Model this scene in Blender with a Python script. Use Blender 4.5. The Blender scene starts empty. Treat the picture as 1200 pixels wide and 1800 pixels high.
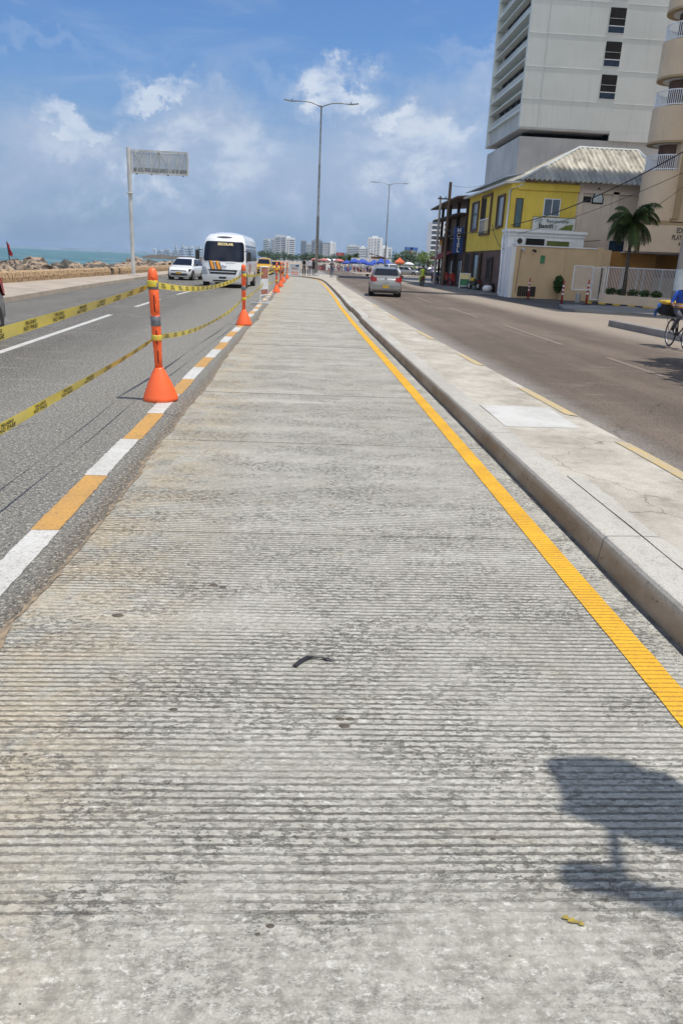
import bpy, bmesh, math, random
from mathutils import Vector, Matrix, noise
R = math.radians
rnd = random.Random(7)
S = bpy.context.scene
C = S.collection

# ------------------------------------------------------------ camera
CAMH = 1.65
yaw, pitch, roll = R(3.7), R(18.5), R(2.6)
fw = Vector((math.sin(yaw)*math.cos(pitch), math.cos(yaw)*math.cos(pitch), -math.sin(pitch)))
rt = Vector((math.cos(yaw), -math.sin(yaw), 0)); up = rt.cross(fw)
r2 = rt*math.cos(roll)+up*math.sin(roll); u2 = up*math.cos(roll)-rt*math.sin(roll)
cd = bpy.data.cameras.new("camera"); cam = bpy.data.objects.new("camera", cd); C.objects.link(cam)
cam.matrix_world = Matrix(((r2.x, u2.x, -fw.x, 0), (r2.y, u2.y, -fw.y, 0), (r2.z, u2.z, -fw.z, CAMH), (0, 0, 0, 1)))
cd.sensor_fit = 'VERTICAL'; cd.sensor_height = 36; cd.sensor_width = 24; cd.lens = 1310/1800*36
cd.clip_start = .05; cd.clip_end = 30000
S.camera = cam
S.view_settings.view_transform = 'Standard'; S.view_settings.look = 'None'
S.view_settings.exposure = 0.24; S.view_settings.gamma = 1

# ------------------------------------------------------------ sun
SUN_EL, SUN_AZ = R(72.5), R(100)          # azimuth clockwise from +Y
sd = Vector((math.sin(SUN_AZ)*math.cos(SUN_EL), math.cos(SUN_AZ)*math.cos(SUN_EL), math.sin(SUN_EL)))
ld = bpy.data.lights.new("sun", 'SUN'); ld.energy = 3.4; ld.angle = R(.53); ld.color = (1, .955, .88)
lo = bpy.data.objects.new("sun", ld); C.objects.link(lo)
lo.rotation_euler = sd.to_track_quat('Z', 'Y').to_euler()

# ------------------------------------------------------------ node helper
class NT:
    def __init__(s, tree): s.t = tree
    def n(s, typ, ins=None, **props):
        nd = s.t.nodes.new(typ)
        for k, v in props.items(): setattr(nd, k, v)
        if ins:
            for k, v in ins.items():
                sock = nd.inputs[k]
                if isinstance(v, bpy.types.NodeSocket): s.t.links.new(v, sock)
                else:
                    if hasattr(sock.default_value, '__len__') and not hasattr(v, '__len__'): v = (v,)*len(sock.default_value)
                    if sock.type == 'RGBA' and len(v) == 3: v = tuple(v)+(1,)
                    sock.default_value = v
        return nd
    def m(s, op, a, b=0.0, c=0.0, clamp=False):
        nd = s.n('ShaderNodeMath', {0: a, 1: b, 2: c}, operation=op); nd.use_clamp = clamp
        return nd.outputs[0]
    def mr(s, v, a, b, c=0.0, d=1.0):
        nd = s.n('ShaderNodeMapRange', {0: v, 1: a, 2: b, 3: c, 4: d}); nd.interpolation_type = 'SMOOTHSTEP'
        return nd.outputs[0]
    def mix(s, f, a, b, bt='MIX'):
        nd = s.n('ShaderNodeMix', {'Factor': f}, data_type='RGBA', blend_type=bt)
        for i, v in ((6, a), (7, b)):
            if isinstance(v, bpy.types.NodeSocket): s.t.links.new(v, nd.inputs[i])
            else: nd.inputs[i].default_value = tuple(v)+(1,) if len(v) == 3 else v
        return nd.outputs[2]
    def noise(s, vec, scale, detail=4, rough=.55, dist=0):
        nd = s.n('ShaderNodeTexNoise', {'Scale': scale, 'Detail': detail, 'Roughness': rough, 'Distortion': dist})
        if vec is not None: s.t.links.new(vec, nd.inputs['Vector'])
        return nd.outputs[0]
    def vscale(s, vec, sc):
        nd = s.n('ShaderNodeVectorMath', {0: vec, 1: sc}, operation='MULTIPLY'); return nd.outputs[0]
    def obj(s): return s.n('ShaderNodeTexCoord').outputs['Object']

# ------------------------------------------------------------ world: physical sky with clouds
w = bpy.data.worlds.new("World"); S.world = w; w.use_nodes = True
T = NT(w.node_tree); w.node_tree.nodes.clear()
sky = T.n('ShaderNodeTexSky', sky_type='NISHITA'); sky.sun_disc = False
sky.sun_elevation = SUN_EL; sky.sun_rotation = SUN_AZ; sky.air_density = 1.0; sky.dust_density = 1.0; sky.ozone_density = 1.5
gen = T.n('ShaderNodeTexCoord').outputs['Generated']
sep = T.n('ShaderNodeSeparateXYZ', {0: gen})
az = T.m('ARCTAN2', sep.outputs[0], sep.outputs[1]); el = T.m('ARCSINE', sep.outputs[2])
warp = T.noise(gen, 14, 7, .62)
wz = T.m('MULTIPLY', T.m('SUBTRACT', warp, .5), .17)
warp2 = T.noise(T.vscale(gen, (1, 1, 1.7)), 30, 6, .65)
wz2 = T.m('MULTIPLY', T.m('SUBTRACT', warp2, .5), .05)
def blob(a, e, ra, re, soft=.55, flat=1.0):
    """one cumulus bank: ragged bright top edge, fading base"""
    da = T.m('DIVIDE', T.m('SUBTRACT', T.m('ADD', az, wz2), a), ra)
    de = T.m('DIVIDE', T.m('SUBTRACT', T.m('ADD', T.m('ADD', el, wz), wz2), e), re)
    d = T.m('SQRT', T.m('ADD', T.m('MULTIPLY', da, da), T.m('MULTIPLY', de, de)))
    return T.mr(d, 1.0, 1.0-soft)
cl = None
for a, e, ra, re, soft, k in ((.035, .196, .075, .034, .65, 1.0), (.10, .162, .10, .036, .9, .95), (.17, .14, .09, .045, .9, .85), (-.17, .172, .065, .028, .65, .85), (-.265, .135, .065, .036, .65, .85),
                        (-.10, .168, .035, .018, .8, .45), (.20, .20, .07, .035, .9, .6), (.13, .13, .17, .08, .95, .85), (-.08, .115, .15, .07, .95, .75), (-.27, .105, .14, .06, .95, .7), (.22, .235, .14, .02, 1, .4), (-.05, .21, .10, .022, 1, .25), (-.30, .21, .09, .018, 1, .3), (1.6, .3, .5, .2, .8, .8), (-1.5, .3, .6, .25, .8, .8), (3.0, .4, .6, .3, .8, .8)):
    b = T.m('MULTIPLY', blob(a, e, ra, re, soft), k)
    cl = b if cl is None else T.m('MAXIMUM', cl, b)
gaps = T.mr(T.noise(T.vscale(gen, (1, 1, 2.2)), 13, 8, .6), .25, .60)
cl = T.m('MULTIPLY', cl, T.m('ADD', T.m('MULTIPLY', gaps, .58), .42), clamp=True)
# grey-blue veil of the cloud bank, broken by softer paler patches
vb = T.mr(T.m('ADD', T.m('ABSOLUTE', T.m('SUBTRACT', T.m('ADD', T.m('ADD', el, T.m('MULTIPLY', wz, .9)), T.m('MULTIPLY', az, -.10)), .105)), 0), .125, .02)
veil = T.m('MULTIPLY', vb, T.mr(T.noise(T.vscale(gen, (1, 1, 2.0)), 5, 7, .55, .4), .25, .60))
wisp = T.mr(T.noise(T.vscale(gen, (1, 1, 4.0)), 5.5, 8, .6, .6), .44, .76)
wisp = T.m('MULTIPLY', T.m('MULTIPLY', wisp, T.mr(el, .02, .2)), .38)
pal = T.m('MULTIPLY', T.m('MULTIPLY', T.mr(T.noise(T.vscale(gen, (1, 1, 1.5)), 8.5, 7, .6, .3), .46, .70), vb), .80)
cl = T.m('MAXIMUM', T.m('MAXIMUM', cl, wisp), pal)
lowhaze = T.mr(el, .26, .0)
skyc = T.mix(1.0, sky.outputs[0], (.50, .70, .95), 'MULTIPLY')
c1 = T.mix(T.m('MULTIPLY', lowhaze, .75), skyc, (1.7, 2.45, 3.85))
c1 = T.mix(T.m('MULTIPLY', veil, .88), c1, (2.6, 3.35, 4.7))
ccol = T.mix(T.mr(cl, .35, .95), (3.6, 4.3, 5.5), (5.5, 5.95, 6.6))
col = T.mix(T.m('MULTIPLY', cl, .85), c1, ccol)
# unseen bright clouds added behind the camera to fill shaded facades
fill_cloud = T.m('MULTIPLY', T.mr(sep.outputs[1], .05, -.55), T.mr(T.noise(T.vscale(gen, (1, 1, 1.6)), 3.2, 7, .6), .28, .52))
fill_cloud = T.m('MULTIPLY', fill_cloud, T.mr(el, -.02, .12))
col = T.mix(T.m('MULTIPLY', fill_cloud, .95), col, (6.9, 7.3, 7.7))
bg = T.n('ShaderNodeBackground', {'Color': col, 'Strength': .115})
out = T.n('ShaderNodeOutputWorld', {'Surface': bg.outputs[0]})

# ------------------------------------------------------------ materials
def newmat(name):
    m = bpy.data.materials.new(name); m.use_nodes = True; m.node_tree.nodes.clear()
    return m, NT(m.node_tree)
def finish(T, col, rough=.7, bump=None, bdist=.01, bstr=1.0, metal=0, spec=.5, **kw):
    ins = {'Base Color': col, 'Roughness': rough, 'Metallic': metal, 'Specular IOR Level': spec}
    ins.update(kw)
    p = T.n('ShaderNodeBsdfPrincipled', ins)
    if bump is not None:
        b = T.n('ShaderNodeBump', {'Height': bump, 'Distance': bdist, 'Strength': bstr}); T.t.links.new(b.outputs[0], p.inputs['Normal'])
    T.n('ShaderNodeOutputMaterial', {'Surface': p.outputs[0]})
    return p
def mk(name, c, c2=None, scale=3, rough=.7, bump=0, bscale=30, metal=0, spec=.5, stretch=(1, 1, 1), lo=.35, hi=.65, **kw):
    m, T = newmat(name)
    if c2 is None: c2 = tuple(x*.82 for x in c)
    o = T.vscale(T.obj(), stretch)
    f = T.mr(T.noise(o, scale, 6, .6), lo, hi)
    col = T.mix(f, c, c2)
    b = None
    if bump: b = T.noise(o, bscale, 5, .6)
    finish(T, col, rough, b, bump, 1, metal, spec, **kw)
    return m
M = {}
def wall_mat(name, c, c2, streak=.25, rough=.85, sc=.6, dirt=(.16, .14, .11)):
    """painted or rendered masonry with blotches and vertical rain streaks"""
    m, T = newmat(name); o = T.obj()
    f = T.mr(T.noise(o, sc, 7, .62), .3, .7)
    col = T.mix(f, c, c2)
    st = T.mr(T.noise(T.vscale(o, (2.2, 2.2, .12)), 1.6, 6, .65), .50, .80)
    col = T.mix(T.m('MULTIPLY', st, streak), col, dirt)
    f2 = T.mr(T.noise(o, 9, 4, .6), .55, .8)
    col = T.mix(T.m('MULTIPLY', f2, streak*.6), col, dirt)
    finish(T, col, rough, T.noise(o, 22, 5, .6), .006, .6, spec=.25)
    return m

# grooved new concrete
def groove_line(T, o, y):
    w1 = T.m('MULTIPLY', T.m('SUBTRACT', T.noise(T.vscale(o, (.5, .5, 1)), .9, 2), .5), .05)
    w2 = T.m('MULTIPLY', T.m('SUBTRACT', T.noise(o, 30, 4, .75), .5), .011)
    yy = T.m('ADD', T.m('ADD', y, w1), w2)
    ln = T.m('SINE', T.m('MULTIPLY', yy, 2*math.pi/.034))
    return T.m('ADD', ln, T.m('MULTIPLY', T.m('SUBTRACT', T.noise(T.vscale(o, (.6, 1, 1)), 55, 5, .8), .5), 2.4)), w1, w2
def lane_mat():
    m, T = newmat("grooved_concrete"); o = T.obj()
    s = T.n('ShaderNodeSeparateXYZ', {0: o}); x, y = s.outputs[0], s.outputs[1]
    ln, w1, w2 = groove_line(T, o, y)
    groove = T.mr(ln, .35, 1.05)
    band = T.mr(T.noise(T.vscale(o, (.06, 1, 1)), 2.6, 5, .65), .30, .52)          # whole passes of the tining rake, some faint
    patch = T.mr(T.noise(T.vscale(o, (.8, 1, 1)), 2.4, 6, .7), .28, .60)
    st = T.m('MULTIPLY', T.m('ADD', T.m('MULTIPLY', band, .82), .18), T.m('ADD', T.m('MULTIPLY', patch, .65), .35))
    near = T.mr(T.m('ADD', y, T.m('MULTIPLY', T.noise(T.vscale(o, (.5, 1, 1)), 5, 4), .35)), 1.62, 1.82, .16, 1)
    edge = T.mr(x, 1.76, 1.60, .12, 1)
    st = T.m('MULTIPLY', T.m('MULTIPLY', st, near), edge)
    g = T.m('MULTIPLY', groove, st)
    big = T.mr(T.noise(T.vscale(o, (.3, 1, 1)), .9, 5, .6), .3, .7)
    col = T.mix(big, (.495, .474, .412), (.408, .390, .335))
    track = T.mr(T.noise(T.vscale(o, (1.4, .10, 1)), 1.0, 4, .6), .45, .75)
    col = T.mix(T.m('MULTIPLY', track, .30), col, (.30, .275, .225))
    mott = T.mr(T.noise(o, 5, 8, .75), .42, .66)
    col = T.mix(T.m('MULTIPLY', mott, .34), col, (.31, .285, .235))
    pale = T.mr(T.noise(T.vscale(o, (.10, 1.0, 1)), 1.9, 6, .6), .54, .72)
    col = T.mix(T.m('MULTIPLY', pale, .50), col, (.57, .55, .485))
    dk = T.mr(T.noise(T.vscale(o, (.16, 1.0, 1)), 2.3, 6, .7), .58, .76)
    col = T.mix(T.m('MULTIPLY', dk, .25), col, (.27, .245, .20))
    sand = T.m('MULTIPLY', T.mr(x, -.25, -1.15), T.mr(T.noise(o, 3, 6, .7), .36, .62))
    col = T.mix(T.m('MULTIPLY', sand, .7), col, (.50, .40, .27))
    sand2 = T.mr(T.noise(T.vscale(o, (.5, 1, 1)), 3.1, 6, .75), .56, .74)
    col = T.mix(T.m('MULTIPLY', sand2, .45), col, (.38, .31, .21))
    # cloudy laitance where the slab was left smooth at the near edge
    sm = T.mr(y, 1.75, 1.55)
    cloud = T.mr(T.noise(o, 16, 8, .75), .44, .62)
    col = T.mix(T.m('MULTIPLY', T.m('MULTIPLY', sm, cloud), .75), col, (.25, .235, .20))
    cloud2 = T.mr(T.noise(T.vscale(o, (1, 1.2, 1)), 34, 5, .7), .55, .68)
    col = T.mix(T.m('MULTIPLY', T.m('MULTIPLY', sm, cloud2), .55), col, (.62, .60, .55))
    # torn mortar: short dark flecks lying along the grooves, pale crumbs beside them
    torn = T.mr(T.noise(T.vscale(o, (.50, 1, 1)), 62, 5, .85), .52, .585)
    tornm = T.m('ADD', T.m('MULTIPLY', T.mr(T.noise(T.vscale(o, (.5, 1, 1)), 2.6, 6, .75), .44, .62), .72), .20)
    torn = T.m('MULTIPLY', T.m('MULTIPLY', torn, tornm), T.m('ADD', T.m('MULTIPLY', near, .8), .2))
    crumb = T.mr(T.noise(T.vscale(o, (.6, 1, 1)), 48, 5, .85), .56, .62)
    col = T.mix(T.m('MULTIPLY', crumb, .62), col, (.72, .70, .63))
    grit = T.mr(T.noise(o, 120, 4, .85), .50, .58)
    col = T.mix(T.m('MULTIPLY', grit, .30), col, (.20, .185, .15))
    col = T.mix(T.m('MULTIPLY', torn, .46), col, (.12, .105, .082))
    col = T.mix(T.m('MULTIPLY', g, .68), col, (.10, .092, .075))
    for vs_, thr, r0, r1 in ((9.0, .90, .115, .07), (17.0, .90, .12, .075), (30.0, .90, .16, .10)):
        vor = T.n('ShaderNodeTexVoronoi', {'Vector': o, 'Scale': vs_, 'Randomness': 1.0})
        rv = T.n('ShaderNodeSeparateColor', {0: vor.outputs['Color']})
        sp = T.m('MULTIPLY', T.mr(T.m('ADD', vor.outputs['Distance'], T.m('MULTIPLY', T.noise(o, 60), .08)), r0, r1), T.m('GREATER_THAN', rv.outputs[0], thr))
        col = T.mix(T.m('MULTIPLY', sp, .80), col, (.06, .045, .03))
    for yj, wj in ((4.42, .010), (6.9, .012), (9.6, .024), (15.4, .045), (21.3, .06), (27.5, .08), (34, .10), (41, .12)):
        d = T.m('ABSOLUTE', T.m('SUBTRACT', T.m('ADD', y, T.m('MULTIPLY', T.noise(o, 9, 4, .8), .035)), yj+.0175))
        col = T.mix(T.mr(d, wj, wj*.3, 0, .72), col, (.08, .072, .055))
    h = T.m('SUBTRACT', T.m('MULTIPLY', T.noise(o, 55, 6, .75), .55), T.m('ADD', g, T.m('MULTIPLY', torn, .8)))
    finish(T, col, .9, h, .007, 1.0, spec=.2)
    return m
M['lane'] = lane_mat()

def asphalt(name, c, c2, agg, aggamt, tint=None, crack=.5, dark=.7):
    m, T = newmat(name); o = T.obj()
    s = T.n('ShaderNodeSeparateXYZ', {0: o}); x, y = s.outputs[0], s.outputs[1]
    f = T.mr(T.noise(T.vscale(o, (1, .35, 1)), .55, 8, .68), .34, .66)
    col = T.mix(f, c, c2)
    tr = T.mr(T.noise(T.vscale(o, (1.0, .05, 1)), 1.1, 4, .6), .38, .62)
    col = T.mix(T.m('MULTIPLY', tr, .5), col, tuple(v*.62 for v in c))
    wv = T.mr(T.noise(T.vscale(o, (.25, 1, 1)), 3.1, 7, .75), .54, .68)
    col = T.mix(T.m('MULTIPLY', wv, .30), col, agg)
    if tint:
        for x0, x1, tc, amt in tint:
            k = T.m('MULTIPLY', T.mr(T.m('ADD', x, T.m('MULTIPLY', T.m('SUBTRACT', T.noise(o, 2.5, 6, .7), .5), .6 if abs(x1-x0) > .5 else .10)), x0, x1), amt)
            col = T.mix(k, col, tc)
    for sc_, thr, cc_, am in ((26, .54, tuple(v*.35 for v in c), dark), (38, .545, agg, aggamt), (75, .55, agg, aggamt*.8), (60, .55, (.02, .018, .015), dark*.8)):
        q = T.mr(T.noise(T.n('ShaderNodeVectorMath', {0: o, 1: (sc_*.37, 1.7, 0)}, operation='ADD').outputs[0], sc_, 4, .8), thr, thr+.055)
        col = T.mix(T.m('MULTIPLY', q, am), col, cc_)
    vo = T.n('ShaderNodeTexVoronoi', {'Vector': T.n('ShaderNodeVectorMath', {0: T.vscale(o, (1, .55, 1)), 1: T.n('ShaderNodeVectorMath', {0: T.n('ShaderNodeTexNoise', {'Vector': o, 'Scale': 2.5, 'Detail': 6.0}).outputs[1], 1: (.35, .35, 0)}, operation='MULTIPLY').outputs[0]}, operation='ADD').outputs[0], 'Scale': .30}, feature='DISTANCE_TO_EDGE')
    ck = T.m('MULTIPLY', T.mr(vo.outputs[0], .006, .0015), T.mr(T.noise(o, .5, 3), .52, .62))
    col = T.mix(T.m('MULTIPLY', ck, crack), col, (.03, .028, .025))
    finish(T, col, .88, T.noise(o, 60, 5, .85), .009, 1.0, spec=.25)
    return m
M['asph_l'] = asphalt("grey_asphalt", (.078, .074, .069), (.125, .119, .110), (.60, .56, .47), .75, ((-4.6, -2.6, (.21, .20, .178), .75), (-1.42, -1.30, (.135, .11, .082), .9)))
M['asph_r'] = asphalt("brown_asphalt", (.118, .090, .070), (.180, .140, .110), (.42, .35, .28), .45, ((3.9, 3.1, (.33, .32, .30), .75), (8.2, 9.8, (.40, .335, .27), .7)))
M['old_conc'] = None
def old_concrete():
    m, T = newmat("old_concrete"); o = T.obj()
    f = T.mr(T.noise(o, 1.6, 7, .65), .32, .68)
    col = T.mix(f, (.53, .49, .415), (.36, .325, .27))
    f2 = T.mr(T.noise(o, 5, 8, .75), .48, .70)
    col = T.mix(T.m('MULTIPLY', f2, .55), col, (.24, .20, .155))
    pal = T.mr(T.noise(T.vscale(o, (1, .4, 1)), 1.1, 5, .6), .56, .74)
    col = T.mix(T.m('MULTIPLY', pal, .6), col, (.62, .59, .53))
    f3 = T.mr(T.noise(o, 90, 3, .8), .52, .66)
    col = T.mix(T.m('MULTIPLY', f3, .5), col, (.15, .13, .10))
    vo = T.n('ShaderNodeTexVoronoi', {'Vector': T.n('ShaderNodeVectorMath', {0: o, 1: T.n('ShaderNodeVectorMath', {0: T.n('ShaderNodeTexNoise', {'Vector': o, 'Scale': 3.5, 'Detail': 6.0}).outputs[1], 1: (.3, .3, 0)}, operation='MULTIPLY').outputs[0]}, operation='ADD').outputs[0], 'Scale': .8}, feature='DISTANCE_TO_EDGE')
    col = T.mix(T.m('MULTIPLY', T.mr(vo.outputs[0], .006, .0015, 0, .6), T.mr(T.noise(o, .7, 3), .48, .58)), col, (.10, .085, .065))
    finish(T, col, .9, T.noise(o, 60, 6, .75), .006, .8, spec=.2)
    return m
M['old_conc'] = old_concrete()
def kerb_mat():
    m, T = newmat("new_kerb_concrete"); o = T.obj()
    s = T.n('ShaderNodeSeparateXYZ', {0: o})
    col = T.mix(T.mr(T.noise(T.vscale(o, (1, .5, 1)), 1.4, 7, .62), .3, .7), (.52, .49, .43), (.40, .375, .33))
    col = T.mix(T.mr(T.noise(o, 14, 6, .7), .50, .70, 0, .5), col, (.28, .265, .235))
    col = T.mix(T.mr(T.noise(o, 70, 4, .85), .53, .60, 0, .5), col, (.18, .165, .14))
    col = T.mix(T.m('MULTIPLY', T.mr(s.outputs[2], .05, .0), .8), col, (.13, .11, .085))
    # side face coloured darker and warmer for its shade, plus blotches and air holes
    side = T.mr(s.outputs[2], .165, .10)
    bl = T.mr(T.noise(T.vscale(o, (1, .5, 1)), 2.2, 6, .65), .32, .62)
    col = T.mix(T.m('MULTIPLY', side, .85), col, (.40, .315, .225))
    col = T.mix(T.m('MULTIPLY', T.m('MULTIPLY', side, bl), .9), col, (.26, .185, .115))
    vo = T.n('ShaderNodeTexVoronoi', {'Vector': o, 'Scale': 22.0}); rr = T.n('ShaderNodeSeparateColor', {0: vo.outputs['Color']})
    hole = T.m('MULTIPLY', T.m('MULTIPLY', T.mr(vo.outputs['Distance'], .17, .10), T.m('GREATER_THAN', rr.outputs[0], .72)), side)
    col = T.mix(T.m('MULTIPLY', hole, .85), col, (.05, .045, .04))
    for yj in (1.2, 4.05, 6.9, 9.8, 12.7, 15.6, 18.5, 21.5, 24.5, 27.4, 31, 34, 37, 40, 44, 48, 52, 56, 60, 64, 68, 72, 76):
        d = T.m('ABSOLUTE', T.m('SUBTRACT', s.outputs[1], yj)); col = T.mix(T.mr(d, .009, .004, 0, .75), col, (.10, .09, .08))
    finish(T, col, .85, T.m('SUBTRACT', T.noise(o, 45, 5, .7), hole), .005, .7, spec=.25)
    return m
M['kerb'] = kerb_mat()
def paint(name, c, under, wear=.5, sc=9, rough=.6):
    m, T = newmat(name); o = T.obj()
    f = T.mr(T.noise(o, sc, 9, .8), wear, wear+.14)
    g = T.mr(T.noise(o, 2.2, 6, .65), .32, .68)
    col = T.mix(T.m('MULTIPLY', g, .55), c, tuple(a*.66+b*.22 for a, b in zip(c, under)))
    col = T.mix(T.m('MULTIPLY', T.mr(T.noise(T.vscale(o, (.8, .25, 1)), 7, 6, .75), .50, .66), .45), col, tuple(a*.5+b*.4 for a, b in zip(c, under)))
    col = T.mix(T.m('MULTIPLY', f, .85), col, under)
    f3 = T.mr(T.noise(o, 48, 6, .88), .535, .59)
    col = T.mix(T.m('MULTIPLY', f3, .60), col, tuple(v*.6 for v in under))
    finish(T, col, rough, T.noise(o, 60, 5, .8), .005, .9, spec=.25)
    return m
M['white_paint'] = paint("white_road_paint", (.62, .60, .56), (.28, .26, .22), .54)
M['ochre_paint'] = paint("ochre_road_paint", (.58, .32, .09), (.26, .20, .13), .54)
M['faded_yellow'] = paint("faded_yellow_paint", (.60, .43, .17), (.42, .38, .31), .44)
def lane_yellow():
    m, T = newmat("yellow_line_paint"); o = T.obj()
    s = T.n('ShaderNodeSeparateXYZ', {0: o}); y = s.outputs[1]
    ln, w1, w2 = groove_line(T, o, y)
    band = T.mr(T.noise(T.vscale(o, (.06, 1, 1)), 2.6, 5, .65), .30, .52)
    g = T.m('MULTIPLY', T.mr(ln, .55, 1.15), T.m('MULTIPLY', band, .7))
    col = T.mix(T.mr(T.noise(o, 3, 6, .6), .3, .7), (.78, .43, .035), (.66, .35, .035))
    col = T.mix(T.m('MULTIPLY', T.mr(T.noise(o, 7, 7, .75), .52, .70), .38), col, (.46, .30, .10))
    col = T.mix(T.m('MULTIPLY', T.mr(T.noise(T.vscale(o, (1, .3, 1)), 60, 5, .85), .56, .62), .55), col, (.30, .19, .07))
    col = T.mix(T.m('MULTIPLY', T.mr(T.noise(T.vscale(o, (.5, 1, 1)), 1.6, 5, .7), .55, .75), .30), col, (.40, .30, .17))
    col = T.mix(T.m('MULTIPLY', g, .72), col, (.20, .12, .04))
    finish(T, col, .75, T.m('SUBTRACT', T.noise(o, 60, 4, .7), g), .005, .9, spec=.2)
    return m
M['lane_yellow'] = lane_yellow()
M['white_patch'] = mk("white_mortar", (.545, .53, .495), (.45, .435, .40), 3, .85, .004, 40)
M['sand'] = mk("beach_sand", (.42, .34, .25), (.30, .25, .19), .35, .95, .02, 12)
M['pave'] = mk("pavement_concrete", (.43, .36, .285), (.33, .275, .22), .8, .9, .006, 40)
M['pave_r'] = mk("grey_pavement", (.26, .25, .235), (.19, .18, .17), .8, .9, .006, 40)
M['coral'] = mk("coral_stone", (.44, .30, .17), (.11, .07, .04), 7, .95, .05, 9, lo=.46, hi=.66)
M['rock'] = mk("shore_rock", (.38, .28, .20), (.08, .065, .052), 1.6, .92, .12, 4, lo=.44, hi=.58)
M['rock_dark'] = mk("dark_shore_rock", (.16, .135, .11), (.05, .045, .04), 1.6, .9, .08, 5)
M['orange'] = mk("orange_plastic", (.95, .145, .035), (.86, .12, .03), 5, .42, .002, 30, lo=.4, hi=.8)
M['orange_far'] = M['orange']
M['slot'] = mk("dark_slot", (.05, .012, .008), rough=.6)
M['reflective'] = mk("grey_reflective_tape", (.24, .25, .27), (.15, .16, .175), 20, .35, .001, 60, metal=.3)
M['tape'] = mk("yellow_tape", (.74, .58, .045), (.62, .50, .10), 2.5, .38, .003, 12)
M['ink'] = mk("black_ink", (.03, .028, .02), rough=.6)
M['galv'] = mk("galvanised_steel", (.32, .33, .33), (.23, .235, .235), 4, .45, .001, 20, metal=.55)
M['steel_grey'] = mk("painted_grey_steel", (.66, .66, .65), (.50, .49, .47), 3, .5, stretch=(1, 1, .3))
M['rust'] = mk("rusty_steel", (.22, .12, .07), (.10, .06, .04), 6, .8)
M['mesh_panel'] = mk("grey_sign_sheet", (.36, .38, .38), (.28, .29, .29), 2, .6)
def sheet():
    m, T = newmat("perforated_sheet"); col = T.mix(T.noise(T.obj(), 2), (.50, .52, .53), (.38, .40, .41)); p = T.n('ShaderNodeBsdfPrincipled', {'Base Color': col, 'Roughness': .7}); tr = T.n('ShaderNodeBsdfTransparent')
    mx = T.n('ShaderNodeMixShader', {0: .52, 1: p.outputs[0], 2: tr.outputs[0]}); T.n('ShaderNodeOutputMaterial', {'Surface': mx.outputs[0]}); return m
M['mesh_panel'] = sheet()
M['frost'] = mk("pale_sheet", (.55, .60, .62), (.45, .50, .52), 2, .5)
M['white_car'] = mk("white_car_paint", (.80, .81, .82), (.76, .77, .78), 2, .22, spec=.6, **{'Coat Weight': .6})
M['silver_car'] = mk("silver_car_paint", (.36, .355, .345), (.31, .305, .295), 2, .28, metal=.55, **{'Coat Weight': .6})
M['grey_car'] = mk("dark_grey_car_paint", (.20, .20, .21), (.16, .16, .17), 2, .3, metal=.4, **{'Coat Weight': .5})
M['yellow_car'] = mk("taxi_yellow_paint", (.72, .42, .04), (.66, .38, .035), 2, .3, **{'Coat Weight': .5})
M['dark_car'] = mk("dark_car_paint", (.05, .06, .08), (.035, .045, .06), 2, .3, **{'Coat Weight': .5})
M['glass_car'] = mk("tinted_glass", (.010, .014, .026), (.016, .021, .036), 2, .10, spec=.28)
M['black_pl'] = mk("black_plastic", (.02, .02, .021), (.03, .03, .03), 5, .55)
M['tyre'] = mk("tyre_rubber", (.025, .024, .023), (.04, .037, .034), 8, .85)
M['rim'] = mk("alloy_rim", (.42, .42, .43), (.3, .3, .31), 8, .35, metal=.7)
M['chrome'] = mk("chrome", (.7, .7, .72), (.6, .6, .62), 8, .15, metal=.95)
M['red_lens'] = mk("red_lens", (.42, .012, .012), (.3, .01, .01), 8, .2)
M['clear_lens'] = mk("clear_lens", (.55, .58, .62), (.25, .27, .3), 9, .15)
M['plate_y'] = mk("yellow_plate", (.68, .42, .03), (.6, .38, .03), 6, .5)
M['orange_str'] = mk("orange_stripe", (.82, .33, .03), (.76, .29, .03), 5, .4)
M['cream_text'] = mk("cream_letters", (.82, .66, .35), (.75, .6, .3), 5, .6)
M['white'] = mk("white_paint", (.74, .75, .76), (.64, .65, .66), 3, .6)
M['metal_white'] = mk("white_bars", (.84, .86, .90), (.74, .76, .80), 3, .5)
M['yellow_wall'] = wall_mat("yellow_wall", (.74, .56, .10), (.62, .47, .085), .30, dirt=(.26, .20, .05))
M['brown_tile'] = wall_mat("brown_stone_cladding", (.155, .10, .085), (.10, .065, .055), .3)
M['tower_wall'] = wall_mat("pale_grey_render", (.78, .80, .77), (.69, .71, .68), .22, sc=.18, dirt=(.33, .33, .31))
M['tower_low'] = wall_mat("stained_grey_render", (.66, .65, .64), (.50, .50, .50), .35, sc=.2, dirt=(.22, .22, .22))
M['tan_wall'] = wall_mat("tan_boundary_wall", (.64, .475, .295), (.56, .41, .25), .22, dirt=(.26, .20, .13))
M['beige_wall'] = wall_mat("beige_render", (.72, .565, .41), (.63, .49, .355), .16, dirt=(.30, .24, .18))
M['beige_trim'] = wall_mat("ochre_trim", (.44, .33, .205), (.38, .28, .17), .2, dirt=(.25, .18, .11))
M['blank_wall'] = wall_mat("stained_blank_wall", (.70, .60, .50), (.58, .49, .41), .38, dirt=(.22, .19, .16))
M['white_wall'] = wall_mat("white_annex_wall", (.82, .83, .84), (.72, .73, .74), .3, dirt=(.3, .31, .32))
M['orange_wall'] = wall_mat("orange_wall", (.50, .26, .08), (.43, .22, .07), .2)
M['dark_wood'] = mk("dark_wood", (.045, .030, .024), (.022, .016, .013), 3, .75, .01, 12, stretch=(1, 1, .3))
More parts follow.
